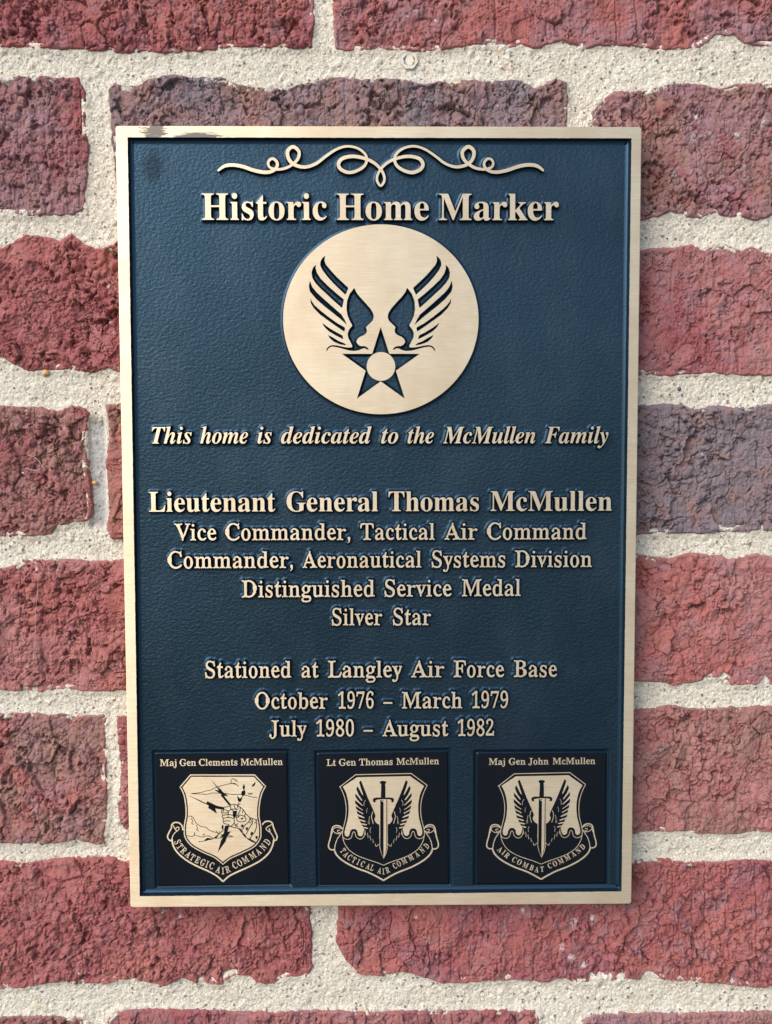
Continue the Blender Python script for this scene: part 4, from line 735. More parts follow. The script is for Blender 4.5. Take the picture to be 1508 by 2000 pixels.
ia500:79,-13 -30,4 -26,11 -21,19 -17,24 -10,30 -3,34 2,36 7,36 11,38 16,37 18,36 22,35 23,32 26,28 28,24 42,28 41,16 38,6 35,-7 25,-22 13,-37 16,56 107,0 -83,-290 -14,-51 -5,-27 4,-17 11,-6 19,8 23,23 27,39 22,-14 -38,-56 -38,-41 -39,-24 -38,-8 -34,7 -21,21 -7,36 3,27 7,34 -25,-38 -25,-32 -25,-24 -27,-17 -29,-11;138,61 23,6 23,16 15,16 14,20 14,22 13,25 12,26 11,27 9,28 8,27 7,27 4,25 3,23 1,20 -4,27 -13,17 -22,5 -23,-6 -23,-19 -17,-19 -15,-22 -15,-26 -15,-28 -13,-30 -12,-31 -19,-65 -5,-28 -2,-24 5,-33 13,-19
ic412:138,-14 -44,5 -38,14 -30,23 -22,32 -14,39 -4,46 2,36 7,37 12,36 17,37 21,34 25,32 29,29 32,26 45,27 45,17 45,5 33,-3 28,-9 24,-15 17,-19 11,-21 3,-23 -4,-28 -13,-22 -21,-13 -26,-5 -23,3 -17,11 -12,16 -4,21 2,15 7,15 8,14 2,11 -6,16 -18,5 -24,-7 -25,-20 -17,-21 -16,-23 -15,-27 -14,-30 -12,-31 -9,-32 -8,-32 -4,-31 -2,-29 2,-29 7,-24 11,-18 23,-19 29,-6 30,6 31,17 30,29 30,40 27,-19 -43,-60 -46,-43 -50,-26
id498:82,-14 -30,4 -26,12 -21,19 -16,27 -9,33 -3,41 2,32 6,32 9,34 14,34 16,33 19,33 22,31 24,28 27,26 43,31 42,19 43,6 26,-3 25,-7 22,-13 37,129 7,27 1,19 -3,16 -10,9 -18,5 -26,1 0,27 99,12 106,17 -157,-577 -8,-33 -3,-19 3,-7 9,-3 12,4 14,13 39,54 23,-16 -28,-39 -25,-33 -23,-25 -23,-18 -23,-11 -25,-4 -34,7 -20,22 -7,37 1,19 3,21 6,21 -25,-39 -26,-32 -25,-24 -26,-18 -29,-10;143,62 23,6 23,18 15,18 14,20 14,24 13,26 12,27 11,28 9,27 8,27 7,26 4,24 3,20 1,18 -4,28 -12,17 -20,6 -20,-5 -21,-16 -15,-16 -15,-19 -14,-21 -14,-24 -14,-25 -12,-27 -11,-27 -10,-27 -8,-27 -6,-26 -4,-23 -1,-22 3,-23 9,-17 14,-11
ie401:130,-14 -41,5 -35,14 -30,23 -22,32 -14,39 -4,47 3,36 8,37 14,37 18,36 21,34 25,32 28,29 30,25 32,21 33,15 33,10 33,3 32,-3 26,-8 22,-14 16,-19 10,-22 3,-26 -7,-38 -21,-37 -35,-35 -36,-24 -44,-21 -51,-16 -60,-13 -4,-27 -2,-27 5,-32 14,-25 22,-16 30,-5 37,10 36,30 36,49 28,-18 -39,-60 -44,-43 -50,-26;125,218 30,9 28,12 26,16 23,18 19,21 16,22 12,23 7,24 2,24 -2,18 -7,13 -11,7 -13,3 -22,-6 -23,-18 -23,-29 -18,-30 -16,-36 -15,-43
ih532:312,-14 -37,8 -22,25 -7,42 1,17 4,21 7,26 31,103 34,102 7,22 2,15 -5,16 -14,5 -28,-7 -29,-21 -30,-36 -31,-49 -31,-60 -27,-66 -23,-72 -20,-77 -122,0 150,557 10,38 2,17 -3,16 -7,10 -15,4 -22,2 -16,0 0,27 93,10 115,19 -108,-407 27,40 27,35 25,29 25,23 32,23 34,13 35,5 42,-8 25,-25 8,-42 -3,-33 -11,-44 -17,-56 -48,-141 -4,-14 -2,-13 4,-16 12,-5 18,9 24,27 31,46 22,-13 -41,-64 -41,-46 -42,-28
ii289:196,553 -26,5 -21,14 -14,21 -5,26 5,26 14,21 21,14 26,5 25,-5 22,-14 14,-21 5,-26 -5,-26 -14,-21 -22,-14;73,-12 -30,5 -23,15 -14,23 -5,30 5,35 9,34 51,184 10,39 3,25 -10,21 -31,7 -9,0 -1,25 105,14 90,16 -90,-334 -6,-26 -2,-19 4,-14 12,-5 18,8 24,24 28,39 20,-14 -38,-58 -40,-41 -39,-25
il258:59,-14 -31,5 -23,14 -15,23 -5,31 3,33 9,34 118,427 8,30 4,21 2,13 -10,21 -32,7 -9,0 -1,25 54,7 50,7 47,8 44,8 -154,-572 -6,-25 -4,-23 4,-14 12,-5 19,8 24,24 28,39 20,-15 -27,-41 -25,-33 -24,-25 -25,-18 -27,-10
im781:566,-12 -37,8 -23,25 -7,41 1,17 4,21 7,26 31,103 34,102 7,22 2,15 -5,16 -14,5 -29,-8 -30,-24 -33,-39 -25,-40 -25,-51 -26,-62 -26,-73 -30,-92 -115,0 101,331 8,37 -5,16 -14,5 -26,-7 -27,-19 -20,-20 -20,-27 -21,-33 -20,-37 -20,-41 -18,-45 -13,-37 -12,-39 -12,-41 -10,-43 -119,0 84,314 11,44 3,20 -10,21 -31,7 -9,0 -2,25 200,30 -52,-173 28,42 26,35 26,30 25,24 33,23 35,14 35,5 42,-8 25,-25 8,-41 -1,-16 -4,-21 -6,-27 32,43 30,35 30,27 30,18 30,11 32,4 42,-8 25,-25 8,-41 -3,-33 -11,-44 -17,-56 -48,-141 -4,-14 -2,-13 4,-16 12,-5 14,5 15,13 17,22 21,30 22,-15 -27,-40 -27,-33 -25,-26 -25,-18 -27,-11
in532:317,-14 -37,8 -23,25 -7,42 1,17 4,21 6,26 32,103 35,102 6,22 2,15 -5,16 -14,5 -27,-7 -28,-19 -29,-33 -30,-46 -20,-37 -20,-41 -18,-45 -13,-37 -12,-39 -12,-41 -10,-43 -119,0 84,314 11,44 3,20 -10,21 -31,7 -9,0 -2,25 200,30 -52,-173 28,42 26,35 26,30 25,24 33,23 35,14 35,5 42,-8 25,-25 8,-42 -2,-20 -5,-29 -25,-84 -54,-168 4,-16 13,-5 14,4 15,14 37,52 22,-15 -28,-40 -26,-34 -25,-25 -25,-19 -27,-11
io470:143,-14 -43,5 -38,14 -32,25 -25,32 -15,39 -5,45 3,37 7,37 14,37 17,36 21,34 25,32 27,28 29,25 32,21 33,16 34,9 34,3 48,-5 40,-14 32,-23 24,-32 14,-39 5,-46 -2,-36 -8,-36 -12,-36 -17,-37 -21,-34 -24,-32 -27,-29 -30,-26 -32,-21 -35,-16 -36,-10;154,20 23,6 22,19 14,18 14,22 14,25 12,27 11,29 11,30 9,30 7,30 7,29 4,27 3,25 1,21 -6,39 -16,24 -28,8 -23,-6 -22,-18 -15,-18 -14,-21 -13,-24 -13,-28 -11,-28 -10,-30 -9,-30 -8,-31 -6,-29 -5,-29 -3,-26 -1,-24 6,-37 17,-23
is376:135,-14 -26,2 -31,7 -36,12 -20,4 -18,-5 -14,-16 -26,4 26,168 29,-5 10,-59 20,-43 31,-25 41,-9 32,6 19,19 6,32 -2,18 -6,19 -12,20 -17,23 -39,48 -18,24 -15,24 -11,22 -9,22 -5,21 -2,20 4,33 13,29 21,25 26,19 31,11 35,4 28,-2 32,-6 35,-9 10,-2 9,-2 18,5 12,13 26,0 -22,-152 -26,3 -14,53 -20,38 -27,22 -34,8 -22,-4 -17,-10 -12,-16 -4,-19 5,-23 13,-27 22,-29 33,-39 29,-40 15,-25 12,-24 8,-25 2,-26 -2,-25 -6,-23 -11,-21 -14,-19 -18,-17 -20,-13 -24,-10 -25,-6
it275:45,-14 -38,8 -22,24 -8,40 1,20 6,26 83,303 -48,0 0,35 51,23 47,33 44,42 39,52 41,0 -42,-145 79,0 -11,-40 -79,0 -74,-254 -10,-39 -4,-30 4,-17 11,-6 19,9 25,27 32,44 23,-15 -28,-42 -27,-35 -27,-27 -28,-20 -29,-12
iu532:69,-14 -42,8 -26,25 -8,42 2,21 6,30 21,82 34,120 7,28 5,21 1,15 -10,21 -31,7 -9,0 -1,25 91,13 108,17 -97,-344 -5,-20 -2,-18 5,-15 14,-5 26,7 28,21 30,34 32,48 31,59 27,66 24,73 21,81 119,0 -97,-363 5,-13 5,-5 6,-2 14,4 14,14 18,21 21,31 22,-15 -28,-40 -26,-34 -25,-26 -25,-19 -27,-11 -27,-4 -28,5 -21,15 -14,23 -5,31 18,93 -26,-40 -25,-34 -25,-29 -24,-23 -33,-23 -33,-13
iy419:-44,-209 -31,4 -24,13 -15,20 -5,24 4,23 13,18 19,12 22,4 22,-4 27,-14 25,-14 17,-4 12,3 15,9 15,14 15,17 26,39 7,19 3,17 -5,53 -13,90 -19,99 -20,84 -17,56 -13,27 -15,10 -22,2 -13,-1 0,27 48,6 37,8 30,7 25,2 15,-9 14,-28 12,-46 23,-108 30,-158 37,70 27,57 16,44 5,31 -7,21 -20,19 -21,21 -7,25 4,25 13,19 20,13 25,4 26,-4 19,-13 12,-22 4,-28 -2,-18 -4,-23 -8,-27 -11,-31 -14,-33 -15,-36 -18,-38 -20,-38 -21,-40 -23,-40 -24,-39 -25,-38 -26,-37 -26,-34 -26,-32 -27,-28 -27,-24 -26,-20 -26,-15 -24,-9
'''.strip().split('\n'):
    key, rest = line.split(':', 1); cs = []
    for part in rest.split(';'):
        d = np.array([[int(a) for a in q.split(',')] for q in part.split()], float); cs.append(np.cumsum(d, 0))
    GLYPHS[key[:2]] = (int(key[2:]), cs)
def arc(cx, cy, rx, ry, a0, a1, n):
    t = np.radians(np.linspace(a0, a1, n)); return np.column_stack([cx + rx * np.cos(t), cy + ry * np.sin(t)])
for fam in 'bi':
    GLYPHS[fam + ','] = (250, [np.concatenate([arc(115, 62, 68, 68, 150, -30, 10), [(170, -30), (140, -95), (70, -150), (55, -128), (100, -85), (112, -40), (80, 2)]])])
    GLYPHS[fam + '-'] = (333, [np.array([(40, 190), (290, 190), (290, 262), (40, 262)], float)])
CAPH = GLYPHS['bH'][1][0][:, 1].max()
def lighten(cs):
    """Text weight from the bold drawing: stems slimmer, hairlines kept sturdy."""
    cs = [resample(c, 9) for c in cs]; nr = out_normals(cs, True); out = []
    for c, n in zip(cs, nr):
        t = gaps(c, n, cs, 260)
        g = np.where(t < 60, t + 28, np.where(t < 170, 68 + (t - 60) * .38 + 10, t))
        dlt = np.where(t < 175, (t - g) / 2, 0)
        dlt = np.clip(dlt, -15, 28); dlt = relax(dlt[:, None], 5)[:, 0]
        out.append(relax(c + n * dlt[:, None], 1))
    return out
LIGHT = {}
def glyph(fam, ch, light=False):
    if light and ch not in ',-':
        if fam + ch not in LIGHT: LIGHT[fam + ch] = lighten(GLYPHS[fam + ch][1])
        return GLYPHS[fam + ch][0], LIGHT[fam + ch]
    return GLYPHS[fam + ch]
def set_word(word, fam, xl, xr, yb, cap, light=False, tight=0):
    """Loops per letter, fitted between xl and xr on the base line yb (photo pixels) with capitals cap pixels tall."""
    pen = 0; raw = []
    for ch in word:
        adv, cs = glyph(fam, ch, light); raw.append((ch, [c + [pen, 0] for c in cs])); pen += adv - tight
    allp = np.concatenate([c for _, cs in raw for c in cs]); x0, x1 = allp[:, 0].min(), allp[:, 0].max()
    a, b = at([(xl, yb[0]), (xr, yb[1])]); mid = ((xl + xr) / 2, (yb[0] + yb[1]) / 2)
    hmm = np.linalg.norm(at([mid])[0] - at([(mid[0], mid[1] - cap)])[0])
    e = (b - a) / (x1 - x0); nrm = np.array([-(b - a)[1], (b - a)[0]]); nrm /= np.linalg.norm(nrm)
    sy_ = hmm / CAPH
    return [(ch, [a + (c[:, :1] - x0) * e + c[:, 1:] * sy_ * nrm for c in cs]) for ch, cs in raw]

def yb(line, x):
    (xa, ya), (xb, yb_) = line; return ya + (yb_ - ya) * (x - xa) / (xb - xa)
LINES = [
 ('b', False, ((395, 429.3), (1091, 430)), 51.5, [('Historic', 394.7, 638.6), ('Home', 657.7, 837.8), ('Marker', 857, 1091.5)]),
 ('i', False, ((297, 866.2), (1188, 865.6)), 32.5, [('This', 296.6, 374.6), ('home', 390.9, 484.5), ('is', 503, 531), ('dedicated', 548.8, 726), ('to', 744.6, 778), ('the', 796, 847.6), ('McMullen', 864.8, 1045.8), ('Family', 1064, 1188.3)]),
 ('b', False, ((291, 999.4), (1195, 997.3)), 38.5, [('Lieutenant', 291, 538), ('General', 560, 738.5), ('Thomas', 759, 935.4), ('McMullen', 957.5, 1195.3)]),
 ('b', True, ((341, 1055.2), (1146, 1053)), 32, [('Vice', 340.8, 422.7), ('Commander,', 440, 684.3), ('Tactical', 703.8, 849.2), ('Air', 868, 933), ('Command', 951, 1145.9)]),
 ('b', True, ((327, 1109.6), (1156, 1107)), 32, [('Commander,', 327.5, 572.2), ('Aeronautical', 590.7, 823.3), ('Systems', 843, 986.7), ('Division', 1005.5, 1156.3)]),
 ('b', True, ((472, 1166.4), (1017, 1163.6)), 32.5, [('Distinguished', 472, 732), ('Service', 751, 882), ('Medal', 902.2, 1017)]),
 ('b', True, ((648, 1221), (842, 1220.5)), 32.5, [('Silver', 648, 747), ('Star', 767.4, 842)]),
 ('b', True, ((401, 1323.9), (1088, 1321.7)), 32, [('Stationed', 400.7, 569), ('at', 589, 622.4), ('Langley', 640.3, 785.4), ('Air', 803, 868), ('Force', 885.7, 984.5), ('Base', 1003.4, 1087.9)]),
 ('b', True, ((498, 1384.4), (993, 1382.5)), 31.5, [('October', 497.7, 640.3), ('1976', 660.2, 729.8), ('-', 748.7, 766.5), ('March', 785, 903), ('1979', 921.5, 992.6)]),
 ('b', True, ((526, 1438.3), (965, 1437)), 31, [('July', 526, 598.8), ('1980', 617.6, 691.2), ('-', 710, 728.3), ('August', 746.9, 875.7), ('1982', 893.8, 965)]),
]
for fam, light, bl, cap, words in LINES:
    for w, xl, xr in words:
        for ch, cs in set_word(w, fam, xl, xr, (yb(bl, xl), yb(bl, xr)), cap, light):
            nm = 'letter' if ch.isalpha() else 'digit' if ch.isdigit() else 'comma' if ch == ',' else 'dash'
            raised(nm, cs, plaque, spread=1.5 if cap > 45 else 1.55, step=.26, rounding=1, jit=.008)

# swirl ornament above the title: one continuous stroke
c1 = lambda pts: at([(x / 2.038 + 380, y / 2.038 + 260) for x, y in pts])
half = [(92,150),(118,131),(150,126),(190,132),(235,147),(275,155),(305,152),(325,138),(329,118),(315,102),(299,106),(293,122),(302,137),(330,144),(365,138),(395,120),(413,98),(415,72),(393,54),(372,68),(371,92),(384,115),(410,130),(445,134),(485,120),(525,90),(565,64),(605,52),(645,58),(675,78),(686,102),(676,130),(645,150),(612,156),(582,143),(573,122),(588,101),(625,92),(665,97),(705,112),(735,136),(753,165),(755,190),(741,209)]
full = half[:-1] + [(741, 209)] + [(1482 - x, y) for x, y in half[:-1][::-1]]
cl = spline(c1(full), 7)
s_ = np.linspace(0, 1, len(cl)); N = len(cl)
wd = 1.22 + .25 * np.sin(s_ * 34) ; wd = wd * np.clip(np.minimum(s_, 1 - s_) * 30 + .62, 0, 1)
t_ = np.gradient(cl, axis=0); n_ = np.stack([t_[:, 1], -t_[:, 0]], 1); n_ /= np.hypot(n_[:, 0], n_[:, 1])[:, None]
topz = -.02 + .25 * s_ - .2
Vt, Ft = strip(cl, wd, topz, 0.0); Ft = Ft[0::3]
V = [Vt]; F = list(Ft); mi = [0] * len(Ft); smt = [False] * len(Ft); k = len(Vt)
loop = np.concatenate([cl + n_ * wd[:, None] / 2, (cl - n_ * wd[:, None] / 2)[::-1]])
ln = np.concatenate([n_, -n_[::-1]]); tz = np.concatenate([topz, topz[::-1]])
VV, FF = flanks([loop], [ln], [loop + 1e4], 1.3, H - .1, tz)
V.append(VV); F += [tuple(x) for x in (FF + k).tolist()]; mi += [1] * len(FF); smt += [True] * len(FF)
link('scroll_ornament', np.concatenate(V), F, [BRASS, FLANK], plaque, mi, smt)

# ------------------------------------------------------------------ winged star medallion
c2 = lambda pts: at([(x / 3.678 + 540, y / 3.678 + 430) for x, y in pts])
l_, r_, t_, b_ = c2([(48, 700)])[0], c2([(1452, 700)])[0], c2([(750, 30)])[0], c2([(750, 1394)])[0]
dc = np.array([(l_[0] + r_[0]) / 2, (t_[1] + b_[1]) / 2]); rx_, ry_ = (r_[0] - l_[0]) / 2, (t_[1] - b_[1]) / 2
th = np.linspace(0, 2 * math.pi, 260, endpoint=False)
disc = np.column_stack([dc[0] + rx_ * np.cos(th), dc[1] + ry_ * np.sin(th)])
left = [
 [(350,255),(330,272),(316,295),(314,325),(330,358),(365,405),(410,455),(460,503),(497,537),(518,487),(480,452),(430,405),(385,355),(355,318),(345,290)],
 [(285,318),(262,342),(252,375),(256,410),(275,445),(315,490),(370,540),(420,587),(472,632),(485,570),(430,525),(370,472),(318,420),(292,380),(281,345)],
 [(240,433),(233,475),(240,512),(285,566),(340,615),(400,662),(455,706),(508,754),(490,715),(468,678),(415,632),(345,570),(290,520),(258,480),(246,450)],
 [(245,560),(246,595),(268,632),(315,680),(370,720),(430,762),(488,802),(494,772),(440,742),(370,692),(315,648),(275,612),(253,582)],
 [(328,735),(342,765),(375,798),(425,828),(482,857),(475,828),(430,805),(380,775),(345,750)],
 [(368,823),(385,850),(415,876),(460,893),(503,900),(488,884),(450,870),(410,845),(385,832)],
 [(560,485),(575,520),(600,552),(640,595),(675,635),(695,668),(700,695),(692,722),(665,748),(643,768),(650,790),(648,808),(630,826),(600,838),(580,855),(574,875),(585,893),(605,905),(628,904),(648,910),(660,922),(662,934),(652,930),(636,920),(618,922),(600,932),(570,940),(530,938),(490,928),(440,914),(405,908),(388,911),(372,924),(362,943),(357,940),(364,918),(382,902),(405,897),(440,901),(490,912),(525,916),(546,912),(543,900),(530,872),(515,845),(511,815),(522,785),(546,757),(530,730),(512,690),(503,640),(506,585),(525,530)],
]
holes = []
for q in left:
    holes.append(np.array(q, float)); holes.append(np.array([(1499 - x, y) for x, y in q], float))
star = np.array([(749,767),(811,960),(1030,960),(858,1082),(922,1282),(749,1158),(578,1282),(641,1082),(470,960),(688,960)], float)
def prep(q, straight=False):
    p = c2(q)
    if straight: return resample(p, .35)
    p = resample(p, .5); return relax(p, 1, .4)
hs = [prep(q) for q in holes] + [prep(star, True)]
hub_c = c2([(751, 1051)])[0]; rr = (c2([(853, 1051)])[0][0] - c2([(648, 1051)])[0][0]) / 2
th = np.linspace(0, 2 * math.pi, 90, endpoint=False)
hub = np.column_stack([hub_c[0] + rr * np.cos(th), hub_c[1] + rr * np.sin(th)])
cs = [disc] + hs
p, t = fill(cs)
on = out_normals([disc])[0]
hn = [-n for n in (out_normals([h])[0] for h in hs)]
V1, F1 = flanks([disc], [on], [disc + 1e4], 1.6, H, 0.0)
V2, F2 = flanks(hs, hn, hs + [hub], 1.15, 1.7, 0.0, lambda x: (1 - np.clip(x, 0, 1)) ** 1.35)
V = np.concatenate([np.column_stack([p, np.zeros(len(p))]), V1, V2]); F = [tuple(x) for x in t.tolist()] + [tuple(x) for x in (F1 + len(p)).tolist()] + [tuple(x) for x in (F2 + len(p) + len(V1)).tolist()]
pf_, tf_ = fill(hs + [hub]); nf = len(V); V = np.concatenate([V, np.column_stack([pf_, np.full(len(pf_), -1.68)])]); F += [tuple(x) for x in (tf_ + nf).tolist()]
med = link('medallion', V, F, [BRASS, FLANK, FIELD], plaque, [0] * len(t) + [1] * (len(F1) + len(F2)) + [2] * len(tf_), [False] * len(t) + [True] * (len(F1) + len(F2)) + [False] * len(tf_))
raised('star_centre', [hub], med, spread=.6, jit=0, step=2, rounding=0)

# ------------------------------------------------------------------ the three emblem tiles
def tile_mesh(q):
    V, F, k = [], [], 0; n = 4
    prs = [(-.60, 0), (-.18, -.16), (.05, -.5), (.08, -.95)]
    R = [round_rect(offset_quad(q, d), .5) for d, _ in prs]; M = len(R[0])
    for r, (d, z_) in zip(R, prs): V.append(np.column_stack([r, np.full(M, TW + z_)]))
    F.append(tuple(range(M))[::-1] if False else tuple(range(M)))
    for r in range(3): F += [(r * M + i, r * M + (i + 1) % M, (r + 1) * M + (i + 1) % M, (r + 1) * M + i) for i in range(M)]
    o = link('emblem_tile', np.concatenate(V), F, [BLACK, FLANK], plaque, [0] + [1] * (len(F) - 1), [False] + [True] * (len(F) - 1))
    return o
tiles = [tile_mesh(q) for q in TILES]
tiles[0]['label'] = 'black tile with a gold shield of an armoured fist and lightning bolts, leftmost tile'
tiles[1]['label'] = 'black tile with a gold winged sword shield and thin lettering, middle tile'
tiles[2]['label'] = 'black tile with a gold winged sword shield and heavier lettering, right tile'
Z1, Z2, Z3 = TW + .10, TW + .17, TW + .24
A7 = lambda pts: at([(x / 4.189 + 240, y / 4.189 + 1440) for x, y in pts], TW)
A8 = lambda pts: at([(x / 5.027 + 600, y / 5.027 + 1440) for x, y in pts], TW)
A9 = lambda pts: at([(x / 4.189 + 900, y / 4.189 + 1440) for x, y in pts], TW)
MM8 = np.linalg.norm(A8([(100, 100)])[0] - A8([(200, 100)])[0]) / 100
MM7 = np.linalg.norm(A7([(100, 100)])[0] - A7([(200, 100)])[0]) / 100

# name lines, one lettering piece per tile
def lettering(name, parent, polys):
    V, F, k = [], [], 0
    for cs in polys:
        p, t = fill(cs)
        if len(t) == 0: continue
        V.append(np.column_stack([p, np.full(len(p), Z1)])); F += [tuple(x + k for x in q) for q in t.tolist()]; k += len(p)
        for c in cs:
            N = len(c); V.append(np.column_stack([c, np.full(N, Z1)])); V.append(np.column_stack([c, np.full(N, Z1 - .12)]))
            F += [(k + i, k + (i + 1) % N, k + N + (i + 1) % N, k + N + i) for i in range(N)]; k += 2 * N
    return link(name, np.concatenate(V), F, BRASS, parent)
NAMES = [
 (((313, 1496), (552, 1493.8)), 13.3, [('Maj', 312.8, 345), ('Gen', 351, 383.2), ('Clements', 388.5, 463.9), ('McMullen', 470.4, 552.2)]),
 (((638, 1495.7), (858, 1492.3)), 13.3, [('Lt', 638, 656.3), ('Gen', 662, 695.5), ('Thomas', 701.5, 767), ('McMullen', 774.5, 857.6)]),
 (((955, 1493.7), (1163, 1492)), 13, [('Maj', 954.9, 986.4), ('Gen', 993.6, 1026.5), ('John', 1032, 1071.4), ('McMullen', 1079.5, 1162.6)]),
]
k0 = at([(750, 1600)], 0)[0] - at([(750, 1600)], TW)[0]
def to_tile(cs):     # same picture position, on the tile's plane
    f = (CAM[2] - TW) / CAM[2]
    return [CAM[:2] + (c - CAM[:2]) * f for c in cs]
for tile, (bl, cap, words) in zip(tiles, NAMES):
    polys = []
    for w, xl, xr in words:
        for ch, cs in set_word(w, 'b', xl, xr, (yb(bl, xl), yb(bl, xr)), cap * .96, True): polys.append(to_tile(cs))
    lettering('name_lettering', tile, polys)

def arc_text(tile, text, centres, f, size, squeeze, light):
    pts = f(centres); polys = []; chars = [c for c in text if c != ' ']
    words = text.split(' '); idx = 0; tang = []
    for w in words:
        seg = pts[idx:idx + len(w)]
        g = np.gradient(seg, axis=0) if len(seg) > 2 else np.repeat([seg[-1] - seg[0]], len(seg), 0)
        tang += list(g); idx += len(w)
    for ch, p, g in zip(chars, pts, tang):
        adv, cs = glyph('b', ch, light); al = np.concatenate(cs); cx = (al[:, 0].min() + al[:, 0].max()) / 2
        g = g / np.linalg.norm(g); nn = np.array([-g[1], g[0]]); s = size / CAPH
        polys.append([p + (c[:, :1] - cx) * s * squeeze * g + (c[:, 1:] - CAPH / 2) * s * nn for c in cs])
    lettering('motto_lettering', tile, polys)
arc_text(tiles[0], 'STRATEGIC AIR COMMAND', [(447,856),(468,893),(499,927),(537,957),(570,982),(612,1003),(655,1024),(690,1038),(727,1050),(782,1082),(819,1093),(858,1080),(915,1047),(955,1027),(1003,1000),(1062,966),(1108,935),(1148,897),(1182,856)], A7, 56 * MM7, .66, True)
arc_text(tiles[1], 'TACTICAL AIR COMMAND', [(352,1112),(383,1150),(418,1178),(460,1203),(503,1224),(545,1243),(600,1266),(640,1280),(712,1308),(749,1317),(790,1303),(860,1262),(900,1240),(952,1213),(1018,1180),(1078,1146),(1130,1110),(1172,1066)], A8, 58 * MM8, .62, True)
arc_text(tiles[2], 'AIR COMBAT COMMAND', [(322,918),(352,942),(380,966),(438,1000),(480,1021),(530,1046),(580,1066),(622,1082),(665,1078),(728,1050),(770,1033),(818,1012),(872,984),(922,955),(962,928),(996,896)], A9, 46 * MM7, .74, False)

